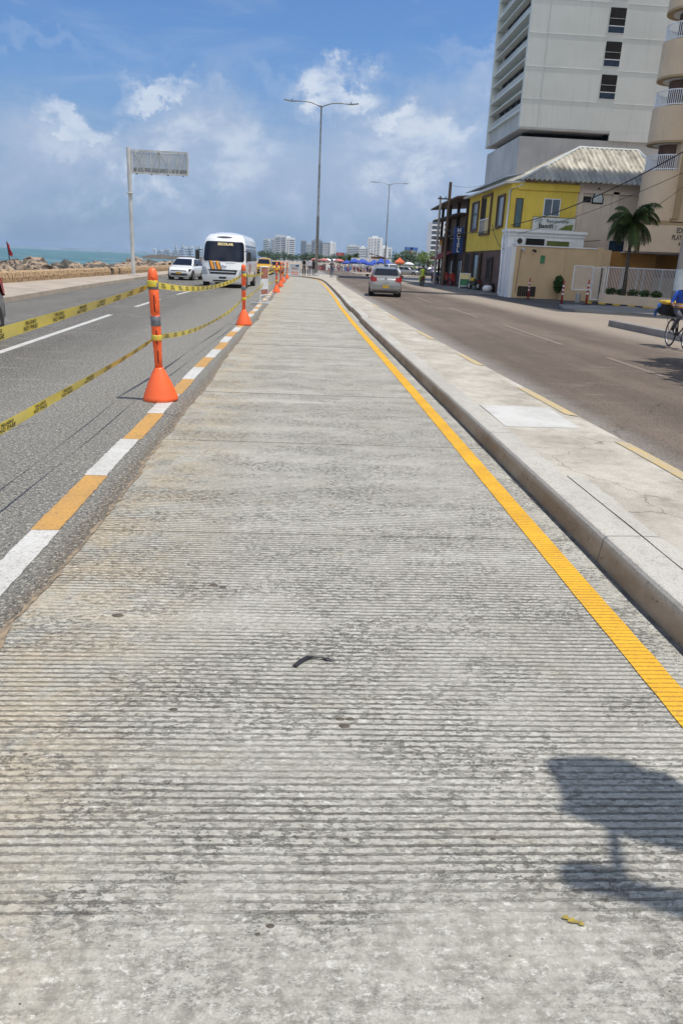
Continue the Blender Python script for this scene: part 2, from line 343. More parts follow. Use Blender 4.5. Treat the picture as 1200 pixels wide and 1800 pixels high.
M['brown_wood'] = mk("weathered_wood", (.15, .10, .07), (.08, .055, .04), 3, .8, .01, 12, stretch=(1, 1, .2))
M['dark_open'] = mk("dark_interior", (.02, .018, .017), (.012, .011, .01), 2, .9)
M['blue_glass'] = mk("blue_window_glass", (.035, .07, .12), (.02, .045, .08), 2, .12, spec=.7)
M['curtain_glass'] = mk("curtained_glass", (.20, .24, .27), (.11, .135, .16), 2.5, .15, stretch=(3, 3, .4))
M['teal_glass'] = mk("teal_glass", (.06, .13, .14), (.035, .09, .10), 2, .12)
M['blue_board'] = mk("blue_sign_board", (.012, .055, .26), (.01, .045, .2), 2, .5)
M['letters_w'] = mk("white_letters", (.75, .76, .78), rough=.6)
M['sign_white'] = mk("weathered_sign_panel", (.60, .62, .62), (.46, .50, .46), 1.5, .5)
M['green_paint'] = mk("green_paint", (.05, .22, .10), (.04, .16, .08), 3, .6)
M['olive'] = mk("olive_board", (.14, .17, .03), (.10, .12, .02), 3, .7)
M['red_cloth'] = mk("red_awning_cloth", (.30, .05, .04), (.22, .04, .035), 3, .85)
M['blue_cloth'] = mk("blue_tent_cloth", (.035, .09, .42), (.025, .06, .30), 1.2, .85, .03, 3)
M['orange_cloth'] = mk("orange_cloth", (.62, .14, .05), (.5, .11, .04), 2, .85)
M['pink_cloth'] = mk("faded_red_cloth", (.45, .10, .10), (.55, .25, .22), 2, .85)
M['red_flag'] = mk("red_flag_cloth", (.45, .02, .03), (.3, .015, .02), 3, .85)
M['conc_pole'] = wall_mat("concrete_pole", (.40, .395, .38), (.32, .31, .30), .4)
M['bark'] = mk("palm_bark", (.10, .085, .07), (.055, .045, .038), 6, .95, .02, 20, stretch=(1, 1, 3))
M['bark2'] = mk("tree_bark", (.13, .10, .075), (.07, .055, .04), 4, .95, .02, 10)
def leafmat(name, a, b, c):
    m, T = newmat(name); o = T.obj()
    col = T.mix(T.mr(T.noise(o, 2.2, 3), .35, .65), a, b)
    col = T.mix(T.mr(T.noise(o, 30, 2), .5, .7), col, c)
    p = T.n('ShaderNodeBsdfPrincipled', {'Base Color': col, 'Roughness': .55, 'Specular IOR Level': .35})
    tr = T.n('ShaderNodeBsdfTranslucent', {'Color': col})
    mx = T.n('ShaderNodeMixShader', {0: .22, 1: p.outputs[0], 2: tr.outputs[0]})
    T.n('ShaderNodeOutputMaterial', {'Surface': mx.outputs[0]}); return m
M['palm_leaf'] = leafmat("palm_leaf", (.06, .10, .022), (.035, .06, .016), (.10, .14, .03))
M['dead_leaf'] = leafmat("dead_palm_leaf", (.16, .11, .055), (.10, .07, .04), (.2, .15, .08))
M['shrub'] = leafmat("shrub_leaf", (.04, .10, .02), (.025, .06, .018), (.08, .14, .03))
M['tree_leaf'] = leafmat("tree_leaf", (.05, .095, .04), (.035, .065, .03), (.085, .12, .05))
M['bright_leaf'] = leafmat("bright_leaf", (.14, .20, .04), (.08, .14, .03), (.22, .26, .06))
M['skin'] = mk("brown_skin", (.22, .12, .075), (.18, .095, .06), 8, .55)
M['hair'] = mk("black_hair", (.012, .01, .009), (.02, .017, .015), 20, .6)
M['yb_yellow'] = mk("warning_yellow", (.72, .45, .03), (.6, .38, .03), 4, .6)
M['red_post'] = mk("red_post_plastic", (.38, .035, .03), (.28, .03, .025), 4, .5)
def cloth(name, c): 
    if name not in M: M[name] = mk(name, c, tuple(v*.7 for v in c), 6, .85, .004, 25)
    return M[name]
for nm, c in dict(white_shirt=(.68, .68, .74), black_cloth=(.02, .02, .024), navy_cloth=(.03, .04, .09), grey_shirt=(.17, .14, .15), jean=(.07, .10, .17), blue_shirt=(.03, .10, .50),
                  sky_shirt=(.10, .24, .62), red_shirt=(.55, .05, .03), hi_vis=(.50, .62, .06), grey_trousers=(.10, .10, .115), lilac_shirt=(.42, .36, .55), beige_cloth=(.42, .36, .27)).items(): cloth(nm, c)

def sea_mat():
    m, T = newmat("sea_water"); o = T.obj()
    s = T.n('ShaderNodeSeparateXYZ', {0: o})
    f = T.mr(T.noise(T.vscale(o, (.25, 1, 1)), .03, 6, .6), .35, .65)
    col = T.mix(f, (.038, .115, .112), (.062, .16, .145))
    wv = T.noise(T.vscale(o, (.35, 1, 1)), .55, 6, .62)
    foam = T.mr(T.noise(T.vscale(o, (.22, 1, 1)), .22, 7, .75), .54, .64)
    shore = T.mr(s.outputs[0], -45, -16)
    foam2 = T.m('MULTIPLY', T.mr(T.noise(T.vscale(o, (1, .4, 1)), .8, 7, .72), .50, .60), shore)
    col = T.mix(T.m('MAXIMUM', T.m('MULTIPLY', foam, .7), foam2), col, (.7, .73, .72))
    finish(T, col, .35, wv, .35, .9, spec=.35)
    return m
M['sea'] = sea_mat()

# ------------------------------------------------------------ mesh builder
class MB:
    def __init__(s): s.bm = bmesh.new(); s.mi = 0
    def face(s, pts):
        vs = [s.bm.verts.new(p) for p in pts]
        f = s.bm.faces.new(vs); f.material_index = s.mi; return f
    def box(s, x0, x1, y0, y1, z0, z1, mtx=None):
        P = [Vector(p) for p in ((x0, y0, z0), (x1, y0, z0), (x1, y1, z0), (x0, y1, z0), (x0, y0, z1), (x1, y0, z1), (x1, y1, z1), (x0, y1, z1))]
        if mtx is not None: P = [mtx @ p for p in P]
        v = [s.bm.verts.new(p) for p in P]
        for q in ((0, 3, 2, 1), (4, 5, 6, 7), (0, 1, 5, 4), (1, 2, 6, 5), (2, 3, 7, 6), (3, 0, 4, 7)):
            s.bm.faces.new([v[i] for i in q]).material_index = s.mi
        return s
    def rings(s, rings, caps=True, closed=True):
        V = [[s.bm.verts.new(p) for p in r] for r in rings]; n = len(V[0])
        for a, b in zip(V, V[1:]):
            for i in range(n if closed else n-1):
                j = (i+1) % n
                try: s.bm.faces.new((a[i], a[j], b[j], b[i])).material_index = s.mi
                except ValueError: pass
        if caps and closed:
            s.bm.faces.new(list(reversed(V[0]))).material_index = s.mi; s.bm.faces.new(V[-1]).material_index = s.mi
        return s
    def tube(s, pts, r, n=8, caps=True):
        pts = [Vector(p) for p in pts]
        if not hasattr(r, '__len__'): r = [r]*len(pts)
        rg = []
        for i, p in enumerate(pts):
            d = (pts[min(i+1, len(pts)-1)]-pts[max(i-1, 0)]).normalized()
            a = Vector((0, 0, 1)) if abs(d.z) < .9 else Vector((1, 0, 0))
            u = d.cross(a).normalized(); v = d.cross(u)
            rg.append([p+(u*math.cos(t)+v*math.sin(t))*r[i] for t in (2*math.pi*k/n for k in range(n))])
        return s.rings(rg, caps)
    def lathe(s, prof, n=24, cx=0, cy=0):
        return s.rings([[(cx+r*math.cos(2*math.pi*k/n), cy+r*math.sin(2*math.pi*k/n), z) for k in range(n)] for r, z in prof])
    def prism(s, poly, z0, z1):
        return s.rings([[(x, y, z0) for x, y in poly], [(x, y, z1) for x, y in poly]])
    def ball(s, c, r, n=8, sz=1.0):
        rg = [[(c[0]+r*math.sin(a)*math.cos(2*math.pi*k/n), c[1]+r*math.sin(a)*math.sin(2*math.pi*k/n), c[2]-r*sz*math.cos(a)) for k in range(n)] for a in (math.pi*j/6 for j in range(1, 6))]
        return s.rings(rg)
    def build(s, name, mat, parent=None, smooth=False, bevel=0, loc=None, rz=0, recalc=True):
        if recalc: bmesh.ops.recalc_face_normals(s.bm, faces=s.bm.faces)
        me = bpy.data.meshes.new(name); s.bm.to_mesh(me); s.bm.free()
        for m in (mat if isinstance(mat, (list, tuple)) else [mat]): me.materials.append(M[m] if isinstance(m, str) else m)
        if smooth: me.polygons.foreach_set('use_smooth', [True]*len(me.polygons))
        o = bpy.data.objects.new(name, me); C.objects.link(o)
        if parent: o.parent = parent
        if loc: o.location = loc
        if rz: o.rotation_euler.z = rz
        if bevel:
            b = o.modifiers.new('bevel', 'BEVEL'); b.width = bevel; b.segments = 2; b.limit_method = 'ANGLE'; b.angle_limit = R(35)
        return o
def tag(o, label=None, cat=None, group=None, kind=None):
    if label: o['label'] = label
    if cat: o['category'] = cat
    if group: o['group'] = group
    if kind: o['kind'] = kind
    return o
def thing(name, label, cat, loc=(0, 0, 0), rz=0, group=None):
    o = bpy.data.objects.new(name, None); C.objects.link(o); o.location = loc; o.rotation_euler = (0, 0, rz); o.empty_display_size = .3
    return tag(o, label, cat, group)
def copy_tree(o, parent=None):
    c = o.copy(); C.objects.link(c)
    if parent: c.parent = parent
    for ch in [x for x in bpy.data.objects if x.parent == o]: copy_tree(ch, c)
    return c
def struct(name, mb, mat, **k):
    return tag(mb.build(name, mat, **k), kind='structure')
def boxobj(name, mat, parent, *b, bevel=0, label=None):
    return tag(MB().box(*b).build(name, mat, parent, bevel=bevel), label)
def text_geo(txt, size, spacing=1.0, bold=.0):
    cu = bpy.data.curves.new('t', 'FONT'); cu.body = txt; cu.size = size; cu.align_x = 'CENTER'; cu.align_y = 'CENTER'; cu.resolution_u = 3; cu.offset = bold; cu.space_character = spacing
    o = bpy.data.objects.new('t', cu); C.objects.link(o); dg = bpy.context.evaluated_depsgraph_get(); dg.update()
    me = o.evaluated_get(dg).to_mesh(); V = [v.co.copy() for v in me.vertices]; F = [tuple(p.vertices) for p in me.polygons]
    o.evaluated_get(dg).to_mesh_clear(); bpy.data.objects.remove(o); bpy.data.curves.remove(cu); return V, F
def lettering(txt, size, mat, parent, mtx, bold=.0, spacing=1.0, name='lettering', fn=None):
    """text as thin mesh; mtx maps (x right, y up, z out)"""
    V, F = text_geo(txt, size, spacing, bold); bm = bmesh.new()
    vs = [bm.verts.new(fn(v) if fn else mtx @ v) for v in V]
    for f in F:
        try: bm.faces.new([vs[i] for i in f])
        except ValueError: pass
    me = bpy.data.meshes.new(name); bm.to_mesh(me); bm.free(); me.materials.append(M[mat])
    o = bpy.data.objects.new(name, me); C.objects.link(o); o.parent = parent; return o
def frame_m(origin, right, upv):
    r = Vector(right).normalized(); u = Vector(upv).normalized(); n = r.cross(u)
    return Matrix(((r.x, u.x, n.x, origin[0]), (r.y, u.y, n.y, origin[1]), (r.z, u.z, n.z, origin[2]), (0, 0, 0, 1)))
def lerp(a, b, t): return a+(b-a)*t
def interp(tab, y):
    for (y0, v0), (y1, v1) in zip(tab, tab[1:]):
        if y <= y1: return v0 if y < y0 else lerp(v0, v1, (y-y0)/(y1-y0))
    return tab[-1][1]
def frange(a, b, s):
    out = []; 
    while a < b-1e-6: out.append(a); a += s
    return out+[b]

# ============================================================ SETTING
mb = MB(); mb.face([(-13.5, -80, -.06), (9000, -80, -.06), (9000, 9000, -.06), (-400, 9000, -.06), (-75, 1400, -.06), (-22, 350, -.06), (-15.5, 190, -.06), (-13.6, 130, -.06)])
struct('ground', mb, 'sand')
mb = MB(); mb.face([(-9000, -200, -1.3), (300, -200, -1.3), (300, 9500, -1.3), (-9000, 9500, -1.3)]); struct('sea', mb, 'sea')
mb = MB()
for (x0, y0, x1, y1) in ((-13.5, -80, -13.6, 130), (-13.6, 130, -15.5, 190), (-15.5, 190, -22, 350), (-22, 350, -75, 1400)):
    mb.rings([[(x0, y0, -.07), (x1, y1, -.07)], [(x0-2.5, y0, -1.8), (x1-2.5, y1, -1.8)]], caps=False, closed=False)
struct('shore_slope', mb, 'sand')
KL = [(-60, -8.6), (10, -9.0), (24.8, -9.24), (34.5, -9.9), (51.3, -10.7), (70, -11.0), (110, -11.3), (170, -12.5)]
mb = MB(); ys = frange(-60, 170, 5)
mb.rings([[(interp(KL, y)-.02, y, 0) for y in ys], [(1.0, y, 0) for y in ys]], caps=False, closed=False); struct('road', mb, 'asph_l')
mb = MB(); mb.face([(1.0, -60, 0), (26, -60, 0), (26, 50, 0), (26, 170, 0), (1.0, 170, 0)]); struct('road', mb, 'asph_r')
# concrete lane
KF = [(-3, 1.80), (8, 1.80), (14, 1.775), (22, 1.74), (30, 1.76), (36, 1.84), (50, 1.92), (62, 1.92), (69, 1.82), (74, 1.55), (78, .95), (81.5, 0.0), (82.6, -1.0)]
ly = frange(-3, 14, .06)+frange(14.2, 40, .2)+frange(40.5, 82, .5)
def lx(y): return -1.235+.05*noise.noise(Vector((y*1.7, 3, 0)))+.022*noise.noise(Vector((y*9, 1, 0)))+.012*noise.noise(Vector((y*30, 7, 0)))+.08*noise.noise(Vector((y*.25, 9, 0)))
mb = MB(); Lr = [(lx(y), y, .012) for y in ly]; Ll = [(lx(y)-.03, y, .0015) for y in ly]; Rr = [(interp(KF, y)+.03, y, .012) for y in ly]
mb.rings([Ll, Lr, Rr], caps=False, closed=False); struct('concrete_lane', mb, 'lane')
mb = MB()
ys = frange(-3, 12, .06)+frange(12.5, 74, .5)+[75.5, 77]
mb.rings([[(interp(KF, y)-(.300+.004*noise.noise(Vector((y*6, 0, 0))) if y < 70 else .25), y, .0165) for y in ys], [(interp(KF, y)-(.164+.004*noise.noise(Vector((y*6, 5, 0))) if y < 70 else .13), y, .0165) for y in ys]], caps=False, closed=False)
struct('yellow_line', mb, 'lane_yellow')
# edge line of alternating white and ochre dashes
for k, (wht) in enumerate([i % 2 == 0 for i in range(-4, 58)]):
    y0 = 4.42+(k-4-1)*1.24
    j0 = rnd.uniform(-.02, .02)
    mb = MB(); nz = lambda q, r_: .011*noise.noise(Vector((q*14, r_, 0)))+.006*noise.noise(Vector((q*45, r_, 3)))
    mb.rings([[(-1.625+j0+nz(y, 1), y+(.012*noise.noise(Vector((k*3, 1, 1)))), .0045), (-1.53, y, .0045), (-1.455+j0+nz(y, 5), y+(.02*noise.noise(Vector((k*3, 7, 1)))), .0045)] for y in frange(y0, y0+1.235, .055)], caps=False, closed=False)
    struct('road_marking', mb, 'white_paint' if wht else 'ochre_paint')
for y0, y1, x0, x1 in ((11, 21.6, -4.87, -5.25), (25.3, 30.2, -5.33, -5.43), (34.4, 39.6, -5.43, -5.38), (46, 50.5, -5.5, -5.6), (58, 62, -5.8, -5.9)):
    mb = MB(); mb.rings([[(x0-.07, y0, .0045), (x0+.07, y0, .0045)], [(x1-.07, y1, .0045), (x1+.07, y1, .0045)]], caps=False, closed=False); struct('road_marking', mb, 'white_paint')
M['worn_paint'] = paint("worn_white_paint", (.30, .255, .21), (.22, .17, .135), .34, 5)
for y0, y1 in ((9.5, 15.5), (18, 24), (27, 33), (37, 43), (48, 53)):
    mb = MB(); mb.rings([[(6.22, y0, .0045), (6.34, y0, .0045)], [(6.35, y1, .0045), (6.47, y1, .0045)]], caps=False, closed=False); struct('road_marking', mb, 'worn_paint')
# kerb beside the lane (profile swept along its line)
def kh(y): return interp([(-3, .20), (10, .17), (22, .16), (27, .17), (60, .15), (83, .14)], y)
ky = frange(-3, 76, .5)+[77, 78, 79.5, 81, 82]
# small step in the kerb line where two pours meet
def kx(y): return interp(KF, y)+(.045 if 22.8 < y < 27.3 else 0)+.008*noise.noise(Vector((y*1.5, 0, 5)))
mb = MB()
rg = []
for y in ky:
    x, h = kx(y), kh(y)
    rg.append([(x, y, -.02), (x+.012, y, h*.5), (x+.022, y, h-.022), (x+.034, y, h-.004), (x+.05, y, h), (x+.245, y, h+.004), (x+.245, y, -.02)])
mb.rings(rg); struct('kerb', mb, 'kerb', smooth=False)
# sandy dirt line where the slab meets the old asphalt
M['dirt'] = mk("sandy_dirt", (.34, .255, .165), (.17, .135, .10), 22, .95, .006, 60, lo=.42, hi=.6)
mb = MB(); yy = [y for y in ly if y < 30]
mb.rings([[(lx(y)-.035-.03*abs(noise.noise(Vector((y*5, 2, 2))))-.02*noise.noise(Vector((y*17, 2, 2))), y, .0035), (lx(y)-.008+.012*noise.noise(Vector((y*11, 4, 2))), y, .0135)] for y in yy], caps=False, closed=False); struct('dirt_edge', mb, 'dirt')
# dark soil gap at the foot of the kerb
M['gap'] = mk("dirt_in_gap", (.10, .09, .08), (.20, .18, .16), 12, .95)
mb = MB(); yy = frange(-3, 60, .25)
mb.rings([[(kx(y)-.022-.012*noise.noise(Vector((y*6, 0, 0))), y, .0172) for y in yy], [(kx(y)+.01, y, .0172) for y in yy]], caps=False, closed=False); struct('kerb_joint', mb, 'gap')
# median: weathered concrete strip
MR = [(-3, 3.00), (6, 3.00), (14, 2.88), (22, 2.75), (54, 2.78), (70, 3.0), (84, 3.6), (92, 4.6)]
mb = MB(); ky2 = frange(-3, 82, 1)
mb.rings([[(kx(y)+.25, y, -.02), (kx(y)+.25, y, kh(y)-.004), (interp(MR, y), y, kh(y)-.012), (interp(MR, y), y, -.02)] for y in ky2])
mb.prism([(-1.2, 82.35), (kx(81.5), 82.1), (kx(82)+.245, 82.0), (2.9, 82.0), (3.6, 84), (4.4, 90), (3.6, 96), (1, 98), (-1.5, 95), (-2, 88)], -.02, .13)
struct('median', mb, 'old_conc')
mb = MB(); rg = []
for y in frange(-3, 82, 1):
    x = interp(MR, y); rg.append([(x+.004, y, -.02), (x+.004, y, kh(y)-.018), (x+.13, y, kh(y)-.03), (x+.15, y, kh(y)-.06), (x+.16, y, -.02)])
mb.rings(rg); struct('kerb', mb, 'old_conc')
for y0, y1 in ((4.4, 6.7), (8.0, 9.9), (12.2, 13.8), (16.5, 18.5), (22, 24), (28, 30)):
    mb = MB(); mb.rings([[(interp(MR, y)-.03, y, kh(y)-.006), (interp(MR, y)+.125, y, kh(y)-.023)] for y in frange(y0, y1, .3)], caps=False, closed=False); struct('kerb_paint', mb, 'faded_yellow')
mb = MB(); mb.face([(2.06, 7.2, .1755), (2.84, 7.27, .168), (2.87, 8.38, .168), (2.07, 8.40, .1755)]); struct('mortar_patch', mb, 'white_patch')
mb = MB(); rg = []
for y in frange(1.0, 5.4, .12):
    rg.append([(kx(y)+.255, y, kh(y)+.0045), (kx(y)+.25+.13+.07*noise.noise(Vector((y*1.3, 2, 0)))+.025*noise.noise(Vector((y*9, 2, 0))), y, kh(y)+.0005)])
mb.rings(rg, caps=False, closed=False); struct('mortar_patch', mb, 'kerb')
# right side: pavement of the hotel row, forecourt kerbs, separator
mb = MB(); mb.prism([(12.6, 51.6), (12.9, 50.6), (26, 50.6), (26, 100), (10.6, 100), (10.8, 80), (11.2, 72), (11.7, 60), (12.1, 54)], -.02, .13); struct('pavement', mb, 'pave_r')
mb = MB(); mb.prism([(11.9, 34.4), (12.1, 33.6), (14.4, 33.0), (16.2, 30.9), (18, 27), (26, 27), (26, 42.0), (13.0, 38.5)], -.02, .12); struct('pavement', mb, 'pave_r')
M['asph_d'] = asphalt('shaded_dark_asphalt', (.085, .082, .08), (.12, .115, .11), (.22, .21, .2), .4)
mb = MB(); mb.face([(10.9, 52, .004), (10.95, 44, .004), (11.6, 37, .004), (12.6, 33.4, .004), (16, 30.4, .004), (26, 26, .004), (26, 52, .004)]); struct('forecourt', mb, 'asph_d')  # dark asphalt sheet, made darker still to deepen the building shade
mb = MB(); mb.box(10.35, 10.62, -20, 25.4, -.02, .20); struct('separator_kerb', mb, 'pave_r', bevel=.03)
mb = MB(); mb.prism([(8.0, 118), (22, 122), (30, 118), (30, 121), (22, 125.5), (8, 122)], -.02, .16); struct('traffic_island', mb, 'old_conc')
mb = MB(); mb.prism([(11, 100), (14, 100), (26, 100), (26, 104), (12, 103)], -.02, .14); struct('pavement', mb, 'pave_r')
# left side pavement
mb = MB(); rg = []
for y in frange(-60, 130, 5): rg.append([(interp(KL, y), y, -.02), (interp(KL, y)-.01, y, .15), (interp(KL, y)-.25, y, .16), (-13.4, y, .17), (-13.4, y, -.05)])
mb.rings(rg); struct('pavement', mb, 'pave')
# far hills
mb = MB(); rg = []
for i in range(40):
    x = 30+i*38; h = 30+16*noise.noise(Vector((i*.22, 4, 0)))+5*noise.noise(Vector((i*.9, 2, 0)))
    h *= min(1, i/5)
    rg.append([(x, 2300, -1), (x, 2360, h*.6), (x, 2450, h), (x, 2700, -1)])
mb.rings(rg); struct('hills', mb, M['tree_leaf'], smooth=True)

# ------------------------------------------------------------ sea wall, rocks
ww = thing('sea_wall', 'low rough coral stone wall between the pavement and the sea rocks', 'wall', (0, 0, 0))
for y0, y1 in ((-20, 53.6), (54.6, 118)):
    mb = MB(); rg = []
    for y in frange(y0, y1, .13):
        n1 = .04*noise.noise(Vector((y*3.1, 0, 1))); n2 = .05*noise.noise(Vector((y*4.7, 4, 1))); n3 = .035*noise.noise(Vector((y*2.9, 8, 1)))
        rg.append([(-12.85+n1, y, .1), (-12.83+n2, y, .38), (-12.88+n1, y, .58+n3), (-13.1, y, .66+n2), (-13.3+n1, y, .6+n3), (-13.32, y, -.3)])
    mb.rings(rg); mb.build('wall_section', 'coral', ww)
boxobj('pier', 'rock_dark', ww, -13.25, -12.9, 53.62, 53.98, .1, .62, bevel=.03)
boxobj('pier', 'rock_dark', ww, -13.25, -12.9, 54.25, 54.58, .1, .60, bevel=.03)
rocks = []
for i in range(7):
    bm = bmesh.new(); bmesh.ops.create_icosphere(bm, subdivisions=2, radius=1)
    for v in bm.verts:
        d = 1+.45*noise.noise(v.co*1.1+Vector((i*7, 0, 0)))+.25*noise.noise(v.co*2.7+Vector((0, i*5, 0)))
        v.co = Vector((v.co.x*1.15, v.co.y*.9, v.co.z*.75))*d
    me = bpy.data.meshes.new('rock'); bm.to_mesh(me); bm.free(); me.materials.append(M['rock_dark' if i > 4 else 'rock']); rocks.append(me)
nrk = 0
def rock(x, y, z, s, v=None, label='rough tan and dark boulder heaped on the shore behind the stone wall', group='boulders behind the sea wall'):
    global nrk
    nrk += 1
    i = rnd.randrange(7) if v is None else v
    o = bpy.data.objects.new('boulder', rocks[i]); C.objects.link(o); o.location = (x, y, z)
    o.rotation_euler = (rnd.uniform(-.5, .5), rnd.uniform(-.5, .5), rnd.uniform(0, 6.3)); o.scale = (s*rnd.uniform(.8, 1.3), s*rnd.uniform(.8, 1.3), s*rnd.uniform(.7, 1.1))
    tag(o, label, 'rock', group)
for k in range(195):
    y = 28+(k/195)**1.25*100
    rock(-14.0-rnd.uniform(0, 2.8), y+rnd.uniform(-.6, .6), .02+rnd.uniform(-.3, .25)+(.18 if 36 < y < 90 else 0), rnd.uniform(.28, .60)*(1+y/115))
for k in range(20):
    y = 42+k*2.6; rock(-16.6-rnd.uniform(0, 1.5), y, -.75, rnd.uniform(.7, 1.0))
rock(-17.0, 52.0, .05, .95, 5, 'big dark pointed boulder standing highest among the shore rocks', None)
for k in range(64):      # spur running out to sea
    t = k/63; rock(-19-t*26, 78+t*22+rnd.uniform(-1.6, 1.6), -.85+rnd.uniform(0, .5), rnd.uniform(.8, 1.35), None, 'dark wet boulder of the rock spur reaching out into the sea', 'boulders of the rock spur')
mb = MB(); rg = []
for i in range(60):
    x = -104+i*1.0; t = min(1, i/6); rr = [noise.noise(Vector((i*.6, j, 3))) for j in range(4)]
    rg.append([(x, 517, -2), (x, 519+rr[0], -.6+rr[1]*.8), (x, 523, (1.0+rr[2]*1.0)*t), (x, 526, (1.2+rr[3])*t), (x, 530, -2)])
mb.rings(rg); tag(mb.build('breakwater', 'rock_dark'), 'long low dark stone breakwater far out beyond the white car', 'breakwater')
fl = thing('warning_flag', 'small red flag on a dark pole planted on the sea rocks at far left', 'flag', (-32.15, 88.5, -.7))
MB().tube([(0, 0, 0), (0, 0, 1.5), (-.12, 0, 2.95)], .05, 6).build('pole', 'black_pl', fl)
mb = MB(); mb.rings([[(-.12, .02, 2.95), (-.09, .02, 2.2), (-.05, .02, 1.55)], [(.12, .05, 2.6), (.2, -.05, 2.1), (.22, .05, 1.45)], [(.2, .0, 2.1), (.42, .04, 1.7), (.3, 0, 1.3)]], caps=False, closed=False); mb.build('flag_cloth', 'red_flag', fl)

# ============================================================ DELINEATOR POSTS + TAPES
def make_delineator(label, loc):
    t = thing('delineator_post', label, 'delineator post', loc, 0, 'orange posts along the new lane')
    mb = MB(); mb.lathe([(.196, 0), (.204, .012), (.204, .035), (.198, .05), (.178, .11), (.132, .22), (.088, .315), (.060, .365), (.052, .385)], 32); mb.build('cone_base', 'orange', t, smooth=True)
    mb = MB(); mb.lathe([(.045, .38), (.045, .52), (.048, .60), (.053, .70), (.055, .86), (.055, .97), (.050, .975), (.050, 1.0), (.056, 1.01), (.056, 1.30), (.051, 1.305), (.051, 1.33), (.057, 1.335), (.056, 1.42), (.046, 1.47), (.026, 1.495), (.006, 1.50)], 24)
    tb = mb.build('tube', 'orange', t, smooth=True)
    for z, h, rr in ((.86, .11, .0575), (1.265, .07, .0585)):
        MB().lathe([(rr-.002, z), (rr, z+.003), (rr, z+h-.003), (rr-.002, z+h)], 24).build('reflective_band', 'reflective', t, smooth=True)
    for z0, z1, rr in ((.66, .81, .0535), (1.02, 1.20, .056), (.44, .58, .0455)):
        mb = MB(); mb.tube([(.012, -rr+.004, z0), (.012, -rr+.004, z1)], .006, 8); mb.build('slot', 'slot', t)
        mb = MB(); pts = [(.012+.02*math.cos(a), -rr+.001, (z0+z1)/2+((z1-z0)/2+.006+.014)*(1 if math.sin(a) > 0 else -1)*abs(math.sin(a))**.35) for a in (2*math.pi*k/20 for k in range(21))]
        mb.tube(pts, .0035, 5); mb.build('moulded_rim', 'orange', t, smooth=True)
    mb = MB(); mb.tube([(.012+.02*math.cos(a), -.0565, 1.385+.02*math.sin(a)) for a in (2*math.pi*k/14 for k in range(15))], .005, 6); mb.build('eyelet', 'orange', t, smooth=True)
    return t
PST = [(-1.66, -1.6, 'orange delineator post nearest the camera, outside the left of the photo'),
       (-1.635, 8.95, 'large orange delineator post with cone foot, nearest of the row in the photo'),
       (-1.46, 20.0, 'second orange delineator post of the row, in front of the white school bus'),
       (-1.30, 41.0, 'orange delineator post just past the narrow barrier sign, taller of the overlapping pair'),
       (-1.33, 49.9, 'orange delineator post whose foot shows behind the post by the narrow barrier sign'),
       (-1.42, 60.5, 'second to last orange delineator post, left of the white detour board'),
       (-1.33, 72.0, 'last orange delineator post, beside the white detour board at the end of the lane')]
for i, (x, y, lab) in enumerate(PST):
    if i == 0: proto = make_delineator(lab, (x, y, .002)); tt = proto
    else: tt = copy_tree(proto); tt.location = (x, y, .002); tt['label'] = lab
    tt.rotation_euler.z = R(rnd.uniform(-15, 15)) if i != 1 else R(-6)
    if i == 1: tt.rotation_euler.y = R(-1.9)
    if i == 2: tt.rotation_euler.y = R(-.6)
def tape(spans, w, label):
    t = thing('warning_tape', label, 'warning tape', spans[0][0])
    o0 = Vector(spans[0][0])
    for (a, b, sag, tw0, tw1) in spans:
        a, b = Vector(a), Vector(b); L = (b-a).length; n = 40
        d = (b-a).normalized(); side = d.cross(Vector((0, 0, 1))).normalized()
        def cen(t): return a.lerp(b, t)-Vector((0, 0, sag*4*t*(1-t)))+side*.02*math.sin(t*9)
        def upv(t):
            an = lerp(tw0, tw1, t)+.22*math.sin(t*11+a.y); return Vector((0, 0, 1))*math.cos(an)+side*math.sin(an)
        mb = MB(); rg = []
        for k in range(n+1):
            tt_ = k/n; e = min(1, min(tt_, 1-tt_)*18+.45); c = cen(tt_); u = upv(tt_)
            rg.append([c-u*w/2*e-o0, c-side*.004*math.sin(tt_*50)-o0, c+u*w/2*e-o0])
        sp = mb.rings(rg, caps=False, closed=False) or mb
        so = mb.build('tape_span', 'tape', t, smooth=True)
        if a.y < 25:
            # printed wording, repeated along the tape
            nrep = int(L/.58)
            TX = [(text_geo('PELIGRO', .036, 1.15, .0014), .020), (text_geo('NO PASE', .046, 1.15, .0012), -.020)]
            for q in range(nrep):
                s0 = (q+.5)*.58
                if s0 > L-.3: continue
                bm = bmesh.new()
                for (V, F), off in TX:
                    vs = []
                    for v in V:
                        tt_ = (s0+v.x*1.25)/L; c = cen(tt_); u = upv(tt_); nn = d.cross(u)
                        vs.append(bm.verts.new(c+u*(v.y+off)*w/.095+nn*(.005)-o0))
                    for f in F:
                        try: bm.faces.new([vs[i] for i in f])
                        except ValueError: pass
                me = bpy.data.meshes.new('lettering'); bm.to_mesh(me); bm.free(); me.materials.append(M['ink'])
                lo_ = bpy.data.objects.new('lettering', me); C.objects.link(lo_); lo_.parent = so
    pts = [s[0] for s in spans]+[spans[-1][1]]
    for p in pts:
        if any(abs(p[1]-q[1]) < .3 for q in PST):
            q = min(PST, key=lambda q: abs(q[1]-p[1])); mb = MB()
            mb.lathe([(.060, p[2]-w*.45), (.063, p[2]-w*.3), (.060, p[2]), (.063, p[2]+w*.35), (.060, p[2]+w*.45)], 16, q[0]-o0.x-(.05 if q[1] == 8.95 and p[2] > 1 else .025 if q[1] == 8.95 else 0), q[1]-o0.y)
            bm = mb.bm; bmesh.ops.translate(bm, verts=bm.verts, vec=(0, 0, -o0.z)); mb.build('wrap', 'tape', t, smooth=True)
